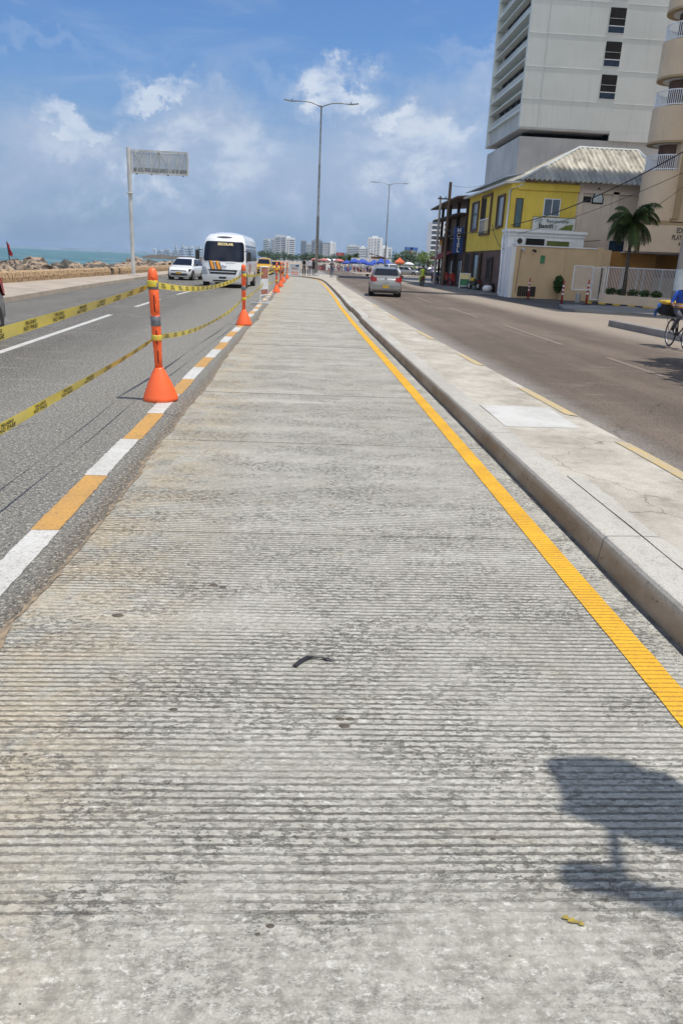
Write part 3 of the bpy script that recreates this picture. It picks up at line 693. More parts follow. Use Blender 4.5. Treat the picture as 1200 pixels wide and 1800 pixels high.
def pz(i, z): return (PST[i][0]-.055-(.045*z if i == 1 else 0), PST[i][1], z)
BR = (-1.45, 30.6)
B1 = (BR[0]-.05, BR[1], 1.13)
tape([(pz(0, 1.04), pz(1, 1.29), .02, .35, .25), (pz(1, 1.33), pz(2, 1.24), .17, -.1, .2), (pz(2, 1.24), B1, .06, .2, 0), (B1, pz(3, 1.18), .10, 0, .2), (pz(3, 1.18), pz(5, 1.15), .35, .2, 0), (pz(5, 1.15), pz(6, 1.15), .2, 0, .2)], .078, 'upper yellow warning tape strung along the orange posts at chest height')
B2 = (BR[0]-.05, BR[1], .75)
tape([(pz(0, .60), pz(1, .70), .02, .2, .3), (pz(1, .73), pz(2, .66), .20, .3, .1), (pz(2, .66), B2, .10, .1, 0), (B2, pz(3, .60), .08, 0, .2), (pz(3, .60), pz(5, .60), .15, .2, 0), (pz(5, .6), pz(6, .6), .1, 0, .2)], .068, 'lower yellow warning tape strung along the orange posts at knee height')

M['rust_panel'] = mk('faded_orange_panel', (.42, .17, .11), (.30, .12, .09), 6, .7)
# barrier sign seen nearly edge-on
t = thing('barrier_sign', 'narrow barrier sign with red and white panels just beyond the second orange post', 'barrier sign', (BR[0], BR[1], .003), R(76))
for s in (-.5, .5):
    MB().tube([(s, 0, .03), (s, 0, 1.35)], .022, 8).build('upright', 'white', t)
    MB().box(s-.05, s+.05, -.38, .38, 0, .045).build('foot', 'white', t, bevel=.01)
MB().tube([(-.5, 0, 1.35), (.5, 0, 1.35)], .022, 8).build('top_rail', 'white', t)
MB().tube([(-.5, 0, .30), (.5, 0, .30)], .022, 8).build('bottom_rail', 'white', t)
boxobj('sign_panel', 'rust_panel', t, -.47, .47, -.012, .012, .92, 1.30)
boxobj('sign_panel', 'white', t, -.47, .47, -.012, .012, .52, .91)
boxobj('sign_panel', 'rust_panel', t, -.47, .47, -.012, .012, .33, .51)
lettering('DESVIO', .2, 'ink', t, frame_m((0, .0135, .72), (-1, 0, 0), (0, 0, 1)))
t = thing('detour_board', 'white two-panel detour board with red and orange print at the end of the new lane', 'sign', (-.72, 81.6, .012), R(-2))
for s in (-.55, .55): MB().box(s-.03, s+.03, -.04, .04, 0, 1.3).build('post', 'white', t)
b1 = boxobj('sign_panel', 'white', t, -.52, .52, -.02, .02, .66, 1.28); b2 = boxobj('sign_panel', 'white', t, -.52, .52, -.02, .02, .06, .62)
boxobj('print', 'frost', b1, -.4, .42, -.026, -.021, .93, 1.22); boxobj('print', 'blue_board', b1, .1, .42, -.031, -.027, 1.02, 1.2)
lettering('DESVIO', .2, 'red_post', b1, frame_m((0, -.028, .80), (1, 0, 0), (0, 0, 1)), .006)
lettering('OBRA EN', .19, 'orange', b2, frame_m((0, -.028, .45), (1, 0, 0), (0, 0, 1)), .008)
lettering('LA VIA', .19, 'orange', b2, frame_m((0, -.028, .22), (1, 0, 0), (0, 0, 1)), .008)

# ============================================================ LAMPS, GANTRY
def street_lamp(label, loc, rz=0):
    t = thing('street_lamp', label, 'street lamp', loc, rz, 'double-armed street lamps on the median')
    MB().lathe([(.38, 0), (.38, .05), (.16, .3), (.15, .6)], 12).build('base', 'conc_pole', t)
    MB().lathe([(.155, .05), (.15, 6), (.155, 6.05), (.125, 6.1), (.11, 11), (.115, 11.05), (.09, 11.1), (.075, 16.3), (.09, 16.35), (.09, 16.55), (.03, 16.6)], 14).build('pole', 'galv', t, smooth=True)
    for s in (-1, 1):
        a = MB().tube([(0, 0, 16.4), (s*.5, 0, 16.62), (s*1.1, 0, 16.8), (s*2.0, 0, 16.86), (s*3.0, 0, 16.80)], .055, 8).build('arm', 'galv', t, smooth=True)
        mtx = Matrix.Translation((s*3.35, 0, 16.84)) @ Matrix.Rotation(-s*R(8), 4, 'Y')
        h = MB().box(-.42, .42, -.15, .15, -.04, .05, mtx).build('lamp_head', 'galv', t, bevel=.02)
        MB().tube([(s*3.0, 0, 16.86), (s*3.0, 0, 17.0)], .05, 6).build('sensor', 'black_pl', h)
    return t
l1 = street_lamp('tall grey double-armed street lamp beside the three standing people', (1.58, 85, .12))
l2 = copy_tree(l1); l2.location = (16.7, 158, -.05); l2['label'] = 'smaller looking double-armed street lamp farther off, behind the silver hatchback'
l2.scale = (1, 1, 1)
t = thing('gantry_sign', 'grey cantilever road sign with empty lattice frame seen from behind on the seaside pavement', 'road sign', (-11.8, 55.8, .16))
MB().lathe([(.27, 0), (.27, .03), (.14, .05), (.135, 5.3), (.25, 5.32), (.25, 5.36), (.14, 5.38), (.14, 8.2)], 14).build('pole', 'steel_grey', t)
MB().box(-.3, .3, -.3, .3, 0, .03).build('base_plate', 'rust', t)
fr = MB()
for z in (6.65, 8.02): fr.box(.1, 3.95, -.06, .06, z-.055, z+.055)
for x in (.2, 3.93): fr.box(x-.05, x+.05, -.05, .05, 6.71, 7.96)
fr.build('frame', 'steel_grey', t)
tr = MB()
for x0, x1 in ((.35, 1.05), (1.95, 1.4), (2.05, 2.85), (3.75, 3.3)): tr.tube([(x0, .1, 7.98), (x1, .1, 6.7)], .035, 6)
for x in (1.0, 1.45, 2.0, 2.65): tr.tube([(x, .12, 7.98), (x, .12, 6.7)], .03, 6)
for x0, x1 in ((.75, .5), (3.3, 3.05)): tr.tube([(x0, .13, 7.98), (x1, .13, 6.7)], .045, 6)
tr.build('lattice', 'steel_grey', t)
boxobj('sign_sheet', 'mesh_panel', t, .25, 3.88, .17, .19, 6.99, 7.95)
boxobj('sign_sheet', 'galv', t, .25, 3.88, .165, .195, 6.71, 6.985)
for x in (.5, 1.5, 2.6, 3.6): boxobj('clamp', 'rust', t, x-.05, x+.05, -.08, .08, 6.55, 6.6)

# unseen slabs added on a mast, outlined to cast the shadow on the lane
t = thing('shadow_mast', 'slabs on a thin mast, added out of view to cast the lane shadow', 'shadow caster', (3.05, .95, .15))
MB().tube([(0, 0, 0), (0, 0, 4.25)], .05, 10).build('mast', 'galv', t)
def shpos(x, y, h): # point that casts its shadow on (x, y) from height h
    return Vector((x+sd.x/sd.z*h-3.05, y+sd.y/sd.z*h-.95, h-.15))
def slab(name, pts, h, th, mat, par):
    P = [shpos(x, y, h) for x, y in pts]; mb = MB(); mb.rings([[p for p in P], [p+Vector((0, 0, th)) for p in P]]); return mb.build(name, mat, par, bevel=.01)
slab('shadow_slab', [(.913, 2.168), (.964, 2.197), (1.102, 2.204), (1.215, 2.176), (1.23, 2.138), (1.311, 2.114), (1.355, 2.034), (1.36, 1.885), (1.30, 1.74), (1.189, 1.747), (1.068, 1.792), (.988, 1.86), (.956, 1.872), (.896, 1.911), (.873, 1.926), (.914, 1.964), (.919, 2.033)], 4.1, .09, 'black_pl', t)
slab('shadow_bar', [(1.004, 1.88), (1.036, 1.86), (.972, 1.633), (.930, 1.644)], 4.05, .04, 'black_pl', t)
slab('arm', [(.797, 1.698), (.862, 1.715), (.954, 1.686), (.986, 1.644), (1.072, 1.612), (1.211, 1.591), (1.6, 1.40), (1.55, 1.25), (1.13, 1.443), (1.069, 1.506), (.964, 1.554), (.88, 1.584), (.806, 1.604), (.784, 1.635)], 4.08, .05, 'black_pl', t)  # arm-shaped slab, its outline following the shadow it has to cast

# ============================================================ VEHICLES
def wheel(par, x, y, r, wd=.2, side=1):
    mb = MB(); rg = []
    for rr, xx in ((r*.55, -wd/2), (r*.9, -wd/2), (r, -wd/2+.03), (r, wd/2-.03), (r*.9, wd/2), (r*.55, wd/2)):
        rg.append([(x+xx, y+rr*math.cos(a), r+rr*math.sin(a)) for a in (2*math.pi*k/20 for k in range(20))])
    mb.rings(rg); w_ = mb.build('wheel', 'tyre', par, smooth=False)
    mb = MB(); xo = x+side*(wd/2+.004)
    for k in range(7):
        a0 = 2*math.pi*k/7
        mb.face([(xo, y+r*.12*math.cos(a0-.6), r+r*.12*math.sin(a0-.6)), (xo, y+r*.56*math.cos(a0-.22), r+r*.56*math.sin(a0-.22)), (xo, y+r*.56*math.cos(a0+.22), r+r*.56*math.sin(a0+.22)), (xo, y+r*.12*math.cos(a0+.6), r+r*.12*math.sin(a0+.6))])
    mb.build('rim', 'rim', w_, recalc=False)
def car(label, loc, rz, paint, kind='hatch', name='parked_car', cat='car', plate=True, group=None, detail=True):
    """front faces local -Y"""
    t = thing(name, label, cat, loc, rz, group)
    W = {'hatch': .85, 'sedan': .87, 'pickup': .9}[kind]; L = {'hatch': 2.1, 'sedan': 2.2, 'pickup': 2.45}[kind]; H = {'hatch': 1.50, 'sedan': 1.46, 'pickup': 1.75}[kind]
    bz = .18; belt = .93 if kind != 'pickup' else 1.08
    st = [(-L, .72, .30, .60), (-L+.06, .80, .22, .74), (-L+.35, .92, bz, .84), (-L+.9, .99, bz, belt-.03), (-L+1.25, 1, bz, belt), (0, 1, bz, belt+.02), (L-.9, 1, bz, belt+.04), (L-.3, .97, bz, belt+.05), (L-.05, .90, .22, belt+.0), (L, .82, .30, .80)]
    mb = MB(); rg = []
    for y, k, z0, z1 in st:
        hw = W*k; h = [(0, z0), (hw*.8, z0), (hw*.97, z0+.10), (hw, lerp(z0, z1, .45)), (hw*.985, lerp(z0, z1, .8)), (hw*.93, z1-.015), (hw*.8, z1), (0, z1+.012)]
        rg.append([(x, y, z) for x, z in h]+[(-x, y, z) for x, z in reversed(h[1:-1])])
    mb.rings(rg); body = mb.build('body', paint, t, smooth=True)
    if kind == 'hatch': gs = [(-L+1.0, belt), (-L+1.75, H-.06), (-L+2.3, H), (L-.75, H-.03), (L-.38, H-.10), (L-.10, belt+.04)]
    elif kind == 'sedan': gs = [(-L+1.15, belt), (-L+1.85, H-.05), (-L+2.4, H), (L-1.4, H-.04), (L-1.15, H-.10), (L-.65, belt+.05)]
    else: gs = [(-L+1.1, belt), (-L+1.6, H-.06), (-L+2.1, H), (-L+2.9, H), (-L+3.1, H-.06), (-L+3.2, belt+.04)]
    hb, ht = W*.90, W*.70
    mb = MB(); rg = []
    for y, z in gs:
        q = (z-belt)/(H-belt); hw = lerp(hb, ht, max(0, q)); zb = belt-.03
        h = [(hb*.98, zb), (lerp(hb, hw, .5), lerp(zb, z, .5)), (hw, z-.03*max(q, .1)), (hw*.82, z+.005), (0, z+.022*max(q, 0))]
        rg.append([(x, y, zz) for x, zz in h]+[(-x, y, zz) for x, zz in reversed(h[:-1])])
    mb.rings(rg); cab = mb.build('cabin', paint, t, smooth=True)
    def ws(i, j, name, lo=.10, hi=.90, o=-.03):
        (y0, z0), (y1, z1) = gs[i], gs[j]
        def P(q, sx, k):
            y, z = lerp(y0, y1, q), lerp(z0, z1, q); hw = lerp(hb, ht, max(0, (z-belt)/(H-belt)))*k
            return (sx*hw, y+o, z+.028)
        mb = MB(); mb.rings([[P(lo, s, .93) for s in (-1, -.5, 0, .5, 1)], [P(hi, s, .88) for s in (-1, -.5, 0, .5, 1)]], caps=False, closed=False); mb.build(name, 'glass_car', t)
    ws(0, 1, 'windshield')
    if kind == 'hatch': ws(5, 4, 'rear_window', .30, 1.0, .035)
    elif kind == 'sedan': ws(5, 4, 'rear_window', .1, .95, .03)
    else: ws(5, 4, 'rear_window', .25, .95, .03)
    yA, yB = gs[1][0], gs[4][0]
    segs = [(yA-.35, yA+.05, (yA+yB)/2-.04), ((yA+yB)/2+.04, (yA+yB)/2+.04, yB+.02)] if kind != 'pickup' else [(yA-.2, yA+.05, yB-.1)]
    for s in (-1, 1):
        for n_, (yb, yt, ye) in enumerate(segs):
            zb, zt = belt+.06, H-.11
            def X(z): return s*(lerp(hb, ht, (z-belt)/(H-belt))+.022)
            mb = MB(); mb.face([(X(zb), yb, zb), (X(zb), ye+(.12 if n_ else 0), zb), (X(zt), ye, zt), (X(zt), yt+.08, zt)]); mb.build('side_window', 'glass_car', t)
        m_ = MB().box(-.09, .09, -.05, .05, -.07, .07, Matrix.Translation((s*(W+.12), gs[0][0]+.35, belt+.10))).build('mirror', paint if paint == 'white_car' and False else 'black_pl', t, bevel=.03)
        for yy_ in (-L+.78, L-.75): 
            mb = MB(); mb.rings([[(s*(W*.70), yy_+.37*math.cos(a), .33+.37*math.sin(a)) for a in (2*math.pi*k/20 for k in range(20))], [(s*(W*1.003), yy_+.37*math.cos(a), .33+.37*math.sin(a)) for a in (2*math.pi*k/20 for k in range(20))]]); mb.build('wheel_arch', 'black_pl', t)
            wheel(t, s*(W-.095), yy_, .32, .2, s)
        # lamps follow the corner
        mb = MB(); x0, x1 = s*W*.42, s*W*.80; yf = -L-.004
        mb.rings([[(x0, yf+.03, .60), (x0, yf+.055, .70)], [(lerp(x0, x1, .6), yf+.04, .60), (lerp(x0, x1, .6), yf+.09, .725)], [(s*W*.80, yf+.07, .61), (s*W*.84, yf+.16, .75)], [(s*W*.90, yf+.26, .64), (s*W*.93, yf+.42, .77)]], caps=False, closed=False)
        mb.build('headlight', 'glass_car' if paint == 'white_car' else 'clear_lens', t)
        mb = MB(); yr = L
        if kind == 'hatch':
            mb.rings([[(s*W*.56, yr+.012, .80), (s*W*.60, yr-.01, .98)], [(s*W*.80, yr+.012, .76), (s*W*.84, yr-.02, 1.02)], [(s*W*.955, yr-.10, .78), (s*W*.94, yr-.16, 1.10)], [(s*W*1.004, yr-.30, .84), (s*W*.96, yr-.34, 1.12)]], caps=False, closed=False)
        else:
            mb.rings([[(s*W*.55, yr+.006, .72), (s*W*.55, yr+.0, .86)], [(s*W*.84, yr+.006, .72), (s*W*.88, yr-.03, .88)], [(s*W*.97, yr-.2, .74), (s*W*.96, yr-.22, .90)]], caps=False, closed=False)
        mb.build('taillight', 'red_lens', t)
    boxobj('grille', 'black_pl', t, -W*.62, W*.62, -L-.012, -L+.06, .60, .655)
    boxobj('air_intake', 'black_pl', t, -W*.70, W*.70, -L-.016, -L+.06, .30, .46, bevel=.01)
    MB().tube([(-W*.74, -L-.02, .50), (-W*.55, -L-.03, .29), (W*.55, -L-.03, .29), (W*.74, -L-.02, .50)], .012, 6).build('bumper_trim', 'chrome', t)
    if plate:
        boxobj('licence_plate', 'plate_y', t, -.17, .17, -L-.035, -L-.018, .42, .54)
        boxobj('licence_plate', 'plate_y', t, -.17, .17, L+.012, L+.03, .46, .60)
    boxobj('bumper', paint, t, -W*.90, W*.90, L-.10, L+.01, .36, .68, bevel=.05)
    boxobj('bumper_trim', 'black_pl', t, -W*.80, W*.80, L-.05, L+.014, .25, .345, bevel=.02)
    if kind == 'hatch':
        boxobj('door_handle', 'chrome', t, -.13, .13, L-.005, L+.02, .75, .79)
        MB().tube([(0, L-.03, 1.0), (0, L-.02, .98)], .05, 10).build('badge', 'chrome', t)
        MB().tube([(-.35, L-.17, belt+.12), (.2, L-.2, belt+.13)], .012, 5).build('rear_wiper', 'black_pl', t)
    return t
car('white hatchback coming towards the camera beside the school bus', (-8.25, 56.6, 0), R(-6), 'white_car', 'hatch', 'moving_car', detail=True)
sv = car('silver hatchback driving away on the right-hand road, rear window and red lights facing us', (4.62, 43.3, 0), R(3.0), 'silver_car', 'hatch', 'moving_car')
sv.rotation_euler.z = R(176)
car('dark grey car cut off by the left edge of the photo', (-6.42, 13.05, 0), R(0), 'grey_car', 'hatch', 'moving_car')
tx = car('yellow taxi with dark windscreen coming up right behind the school bus', (-4.15, 88, 0), R(-2), 'yellow_car', 'hatch', 'taxi', 'taxi')
tx.scale = (1, 1, 1.15)
boxobj('roof_sign', 'white', tx, -.25, .25, -.3, -.1, 1.5, 1.6)
car('second yellow taxi partly hidden behind the first one', (-3.15, 97, 0), R(-2), 'yellow_car', 'sedan', 'taxi', 'taxi')
car('white pickup truck ahead of the silver hatchback, its cab above the roof', (13.2, 116, .0), R(12), 'white_car', 'pickup', 'pickup_truck', 'pickup truck')
car('light blue-grey sedan parked beyond the silver hatchback near the green awnings', (17.3, 128, 0), R(60), 'silver_car', 'sedan', group='cars parked at the beach end of the road', detail=False)
car('dark sedan parked among cars left of the motorcycle policeman', (20.6, 130, 0), R(70), 'dark_car', 'sedan', group='cars parked at the beach end of the road', detail=False)
car('pale sedan parked right behind the motorcycle rider', (22.6, 138, 0), R(95), 'silver_car', 'sedan', group='cars parked at the beach end of the road', detail=False)
car('tan-brown car parked at the kerb near the seated people', (24.8, 142, 0), R(95), 'dark_car', 'hatch', group='cars parked at the beach end of the road', detail=False)

# school bus
bus = thing('school_bus', 'white school bus with ESCOLAR on its dark windscreen and orange stripes on the nose', 'bus', (-4.25, 47.6, 0), R(-2.5))
BW = 1.22
def bus_yf(z): return interp([(.3, -3.45), (.6, -3.52), (1.0, -3.50), (1.35, -3.40), (1.6, -3.32), (2.4, -2.98), (2.62, -2.82), (2.85, -2.45), (2.98, -1.9)], z)
def bus_hw(z): return BW*interp([(.3, .94), (.6, 1), (1.3, 1), (2.2, .955), (2.6, .90), (2.85, .76), (2.98, .45)], z)
def bus_front(u, z, off=0):
    hw = bus_hw(z); e = abs(u)**3.2; return Vector((hw*u*(1-.0*e)+(off*.6*u), bus_yf(z)+.42*e-off, z))
mb = MB(); rg = []
for z in (.30, .42, .6, .8, 1.0, 1.2, 1.35, 1.6, 1.9, 2.2, 2.4, 2.62, 2.75, 2.85, 2.93, 2.98):
    hw = bus_hw(z); r_ = [bus_front(-1+2*k/16, z) for k in range(17)]; yr = 3.5-(.25 if z > 2.8 else 0)
    r_ += [Vector((hw, 0, z)), Vector((hw, yr-.2, z)), Vector((hw*.9, yr, z)), Vector((-hw*.9, yr, z)), Vector((-hw, yr-.2, z)), Vector((-hw, 0, z))]
    rg.append(r_)
mb.rings(rg); mb.build('body', 'white_car', bus, smooth=False, bevel=0)
def patch(name, mat, z0, z1, uf, off=.012, nz=10, nu=14, par=bus):
    mb = MB(); rg = []
    for i in range(nz+1):
        q = i/nz; z = lerp(z0, z1, q); ul, ur = uf(q); rg.append([bus_front(lerp(ul, ur, k/nu), z, off) for k in range(nu+1)])
    mb.rings(rg, caps=False, closed=False); return mb.build(name, mat, par, smooth=True)
def rr_(q, w=.945, c=.12): 
    e = max(0, 1-min(q, 1-q)/c); return w-.07*e*e
patch('windshield', 'glass_car', 1.42, 2.48, lambda q: (-rr_(q), rr_(q)), .014, 14)
patch('air_vent', 'black_pl', 2.66, 2.76, lambda q: (-.42*(1-.75*abs(2*q-1)**2), .42*(1-.75*abs(2*q-1)**2)), .03, 6)
patch('grille', 'black_pl', .74, .98, lambda q: (-.58-.08*q, .58+.08*q), .016, 4)
patch('grille_bar', 'chrome', .85, .885, lambda q: (-.60, .60), .024, 2)
patch('bumper', 'white_car', .32, .68, lambda q: (-.97, .97), .07, 6)
patch('air_intake', 'black_pl', .34, .42, lambda q: (-.45, .5), .085, 2)
patch('licence_plate', 'black_pl', .50, .60, lambda q: (-.16, .16), .09, 2)
for s in (-1, 1):
    patch('headlight', 'clear_lens', .70, 1.10, lambda q: tuple(sorted((s*(.70+.12*q), s*(.965)))) , .018, 4)
    patch('wiper', 'white', 1.36, 1.42, lambda q: tuple(sorted((s*.15, s*.55))), .02, 2)
for u0 in (-.56, -.28):   # orange stripes running down the bonnet, black edging
    patch('stripe_edge', 'black_pl', .96, 1.45, lambda q: (u0-.05-.13*(q-.5), u0+.18-.13*(q-.5)), .017, 6, 3)
    patch('stripe', 'orange_str', 1.0, 1.44, lambda q: (u0+.0-.13*(q-.5), u0+.135-.13*(q-.5)), .022, 6, 3)
p0 = bus_front(.05, 1.18, .03); MB().tube([p0+Vector((-.13, 0, 0)), p0+Vector((-.05, -.01, .03)), p0+Vector((.05, -.01, -.03)), p0+Vector((.13, 0, 0))], .03, 6).build('badge', 'chrome', bus)
lettering('ESCOLAR', .19, 'cream_text', bus, None, .010, 1.05, fn=lambda v: bus_front(v.x/bus_hw(2.33)+.08, 2.33+v.y*.95, .03))
for s in (-1, 1):
    for k, (y0, y1) in enumerate(((-2.6, -2.05), (-1.95, -1.3), (-1.2, -.4), (-.3, .5), (.6, 1.4), (1.5, 2.3), (2.4, 3.1))):
        mb = MB(); X = lambda z: s*(bus_hw(z)+.012); zt, zb = 2.34, 1.5
        if k == 0: zb = 1.42
        mb.face([(X(zb), y0, zb), (X(zb), y1, zb), (X(zt), y1, zt), (X(zt), y0+.05, zt)]); mb.build('side_window', 'glass_car', bus)
    for y in (-2.35, 2.0):
        mb = MB(); mb.rings([[(s*BW*.8, y+.48*math.cos(a), .42+.48*math.sin(a)) for a in (2*math.pi*k/20 for k in range(20))], [(s*(BW*1.003), y+.48*math.cos(a), .42+.48*math.sin(a)) for a in (2*math.pi*k/20 for k in range(20))]]); mb.build('wheel_arch', 'black_pl', bus)
        wheel(bus, s*(BW-.12), y, .40, .24, s)
    m_ = MB().box(-.11, .11, -.06, .06, -.25, .25, Matrix.Translation((s*(BW+.22), -3.25, 1.72))).build('mirror', 'black_pl', bus, bevel=.04)
    MB().tube([(s*BW*.95, -3.0, 1.98), (s*(BW+.15), -3.2, 2.02), (s*(BW+.22), -3.25, 1.95)], .02, 6).build('mirror_bracket', 'black_pl', m_)
    for k in range(4): mb = MB(); y = -1.4+k*.25; X = s*(BW+.011); mb.face([(X, y, .75), (X, y+.1, .75), (X, y+.35, 1.35), (X, y+.25, 1.35)]); mb.build('stripe', 'pink_cloth', bus)

# ============================================================ PEOPLE
def person(label, loc, rz, J, cols, cat='person', hair=True, cap=None, scale=1.0, backpack=None, fingers=True):
    """J: joint name -> position (m); the body is one skinned surface; faces local -Y"""
    t = thing('person', label, cat, loc, rz)
    B = dict(pelvis=(0, 0, .95), waist=(0, 0, 1.10), chest=(0, 0, 1.32), neck=(0, .0, 1.48), head0=(0, -.01, 1.56), head1=(0, -.015, 1.64), head2=(0, -.005, 1.71),
             sL=(.17, 0, 1.43), eL=(.22, .02, 1.15), wL=(.23, -.04, .90), hL=(.23, -.06, .82), sR=(-.17, 0, 1.43), eR=(-.22, .02, 1.15), wR=(-.23, -.04, .90), hR=(-.23, -.06, .82),
             pL=(.09, 0, .92), kL=(.10, -.02, .50), aL=(.10, .02, .09), tL=(.11, -.14, .035), pR=(-.09, 0, .92), kR=(-.10, -.02, .50), aR=(-.10, .02, .09), tR=(-.11, -.14, .035))
    B.update(J)
    rad = dict(pelvis=(.145, .10), waist=(.13, .095), chest=(.155, .105), neck=(.055, .06), head0=(.062, .075), head1=(.078, .095), head2=(.068, .085), s=(.065, .065), e=(.045, .045), w=(.030, .030), h=(.038, .022), p=(.088, .085), k=(.062, .062), a=(.042, .045), t=(.035, .03))
    E = [('pelvis', 'waist', 'shirt'), ('waist', 'chest', 'shirt'), ('chest', 'neck', 'shirt'), ('neck', 'head0', 'skin'), ('head0', 'head1', 'skin'), ('head1', 'head2', 'skin')]
    for s in 'LR': E += [('chest', 's'+s, 'shirt'), ('s'+s, 'e'+s, 'shirt'), ('e'+s, 'w'+s, 'sleeve'), ('w'+s, 'h'+s, 'skin'), ('pelvis', 'p'+s, 'trousers'), ('p'+s, 'k'+s, 'trousers'), ('k'+s, 'a'+s, 'trousers'), ('a'+s, 't'+s, 'shoes')]
    names = list(B); me = bpy.data.meshes.new('body'); me.from_pydata([Vector(B[n]) for n in names], [(names.index(a), names.index(b)) for a, b, _ in E], [])
    o = bpy.data.objects.new('tmp', me); C.objects.link(o)
    sk = o.modifiers.new('s', 'SKIN'); su = o.modifiers.new('u', 'SUBSURF'); su.levels = 1
    for i, n in enumerate(names):
        r_ = rad.get(n) or rad[n[0]]; me.skin_vertices[0].data[i].radius = r_; me.skin_vertices[0].data[i].use_root = (n == 'pelvis')
    dg = bpy.context.evaluated_depsgraph_get(); dg.update(); ev = bpy.data.meshes.new_from_object(o.evaluated_get(dg)); bpy.data.objects.remove(o)
    slots = ['shirt', 'sleeve', 'skin', 'trousers', 'shoes']; mats = [M[cols['shirt']], M[cols.get('sleeve', 'skin')], M['skin'], M[cols['trousers']], M[cols.get('shoes', 'black_cloth')]]
    ev.materials.clear()
    for m_ in mats: ev.materials.append(m_)
    seg = [(Vector(B[a]), Vector(B[b]), c) for a, b, c in E]
    for p in ev.polygons:
        best = None
        for a, b, c in seg:
            ab = b-a; q = max(0, min(1, (p.center-a).dot(ab)/max(ab.length_squared, 1e-6))); d = (p.center-(a+ab*q)).length
            if best is None or d < best[0]: best = (d, c)
        p.material_index = slots.index(best[1]); p.use_smooth = True
    bm = bmesh.new(); bm.from_mesh(ev)
    if fingers:
        mb = MB(); mb.bm.free(); mb.bm = bm; mb.mi = 2
        for s in 'LR':
            w_, h_ = Vector(B['w'+s]), Vector(B['h'+s]); d = (h_-w_).normalized(); sd_ = Vector((0, 1, 0)) if abs(d.z) > .6 else Vector((1, 0, 0)); cu = d.cross(sd_).normalized()*(1 if s == 'L' else -1)
            if abs(d.z) <= .6: cu = Vector((0, 0, -1))
            for k, ln in enumerate((.055, .068, .072, .065)):
                b0 = h_+sd_*(k-1.5)*.019; mb.tube([b0, b0+d*ln*.5+cu*.008, b0+d*ln*.8+cu*.03, b0+d*ln*.75+cu*.05], [.009, .0085, .008, .006], 6)
            b0 = w_+d*.03+sd_*.03; mb.tube([b0, b0+sd_*.03+d*.03, b0+sd_*.03+d*.06+cu*.02], [.011, .010, .007], 6)
    # nose
    mb = MB(); mb.bm.free(); mb.bm = bm; mb.mi = 2; hd = Vector(B['head1']); mb.tube([hd+Vector((0, -.085, .02)), hd+Vector((0, -.108, -.02)), hd+Vector((0, -.085, -.03))], [.008, .014, .008], 6)
    bm.to_mesh(ev); bm.free(); ev.name = 'body'
    bo = bpy.data.objects.new('body', ev); C.objects.link(bo); bo.parent = t
    hd = Vector(B['head1'])
    if cap: 
        mb = MB(); mb.ball(hd+Vector((0, .0, .055)), .115, 12, .85); mb.build('helmet' if cap == 'white' else 'cap', cap, bo, smooth=True)
    elif hair:
        mb = MB(); mb.ball(hd+Vector((0, .018, .035)), .108, 12, .95); mb.build('hair', 'hair', bo, smooth=True)
    if backpack:
        MB().box(-.16, .16, .11, .26, 1.05, 1.45).build('backpack', backpack, t, bevel=.05)
        for s in (-1, 1): MB().tube([(s*.11, .12, 1.42), (s*.12, 0, 1.50), (s*.12, -.115, 1.38), (s*.13, -.06, 1.15), (s*.13, .12, 1.1)], .022, 6).build('strap', backpack, t)
    t.scale = (scale,)*3
    return t
person('person in white shirt and black backpack, left of the pair by the lamp post', (.24, 82.6, .13), R(175), dict(eL=(.30, .06, 1.18), wL=(.34, 0, 1.42)), dict(shirt='white_shirt', sleeve='white_shirt', trousers='black_cloth'), backpack='black_cloth', scale=1.06)
person('person in pale shirt and navy trousers, standing next to the lamp post', (.80, 82.9, .13), R(190), {}, dict(shirt='white_shirt', sleeve='white_shirt', trousers='navy_cloth'), scale=1.06)
person('person in black half hidden behind the lamp post', (1.30, 86.3, .14), R(200), {}, dict(shirt='black_cloth', sleeve='skin', trousers='black_cloth'), backpack='black_cloth', scale=.97)
t = person('person in grey shirt walking away along the median, with a pale bag at the hip', (2.95, 77.5, .13), R(178), dict(kL=(.09, -.14, .52), aL=(.09, .02, .12), tL=(.09, -.10, .04), kR=(-.10, -.02, .52), aR=(-.1, .26, .16), tR=(-.1, .16, .06), eR=(-.25, .08, 1.18), wR=(-.27, -.1, 1.0), eL=(.25, .1, 1.16), wL=(.3, .14, .93), hL=(.3, .13, .85)), dict(shirt='grey_shirt', trousers='jean'))
tb = thing('shoulder_bag', 'pale shoulder bag hanging at the left hip of the walking person', 'bag', (2.66, 77.35, 1.05)); MB().box(-.13, .13, -.08, .08, 0, .28).build('bag', 'white', tb, bevel=.06); MB().tube([(-.1, 0, .26), (.12, 0, .5), (.32, .0, .56)], .015, 5).build('strap', 'white', tb)
SEAT = dict(pelvis=(0, .05, .50), waist=(0, .04, .66), chest=(0, .0, .90), neck=(0, -.02, 1.06), head0=(0, -.04, 1.13), head1=(0, -.05, 1.21), head2=(0, -.04, 1.28), sL=(.17, 0, 1.0), eL=(.24, -.05, .75), wL=(.16, -.25, .66), hL=(.12, -.32, .64), sR=(-.17, 0, 1.0), eR=(-.24, -.05, .75), wR=(-.16, -.25, .66), hR=(-.12, -.32, .64),
            pL=(.10, .02, .49), kL=(.13, -.38, .50), aL=(.13, -.36, .09), tL=(.14, -.5, .035), pR=(-.10, .02, .49), kR=(-.13, -.38, .50), aR=(-.13, -.36, .09), tR=(-.14, -.5, .035))
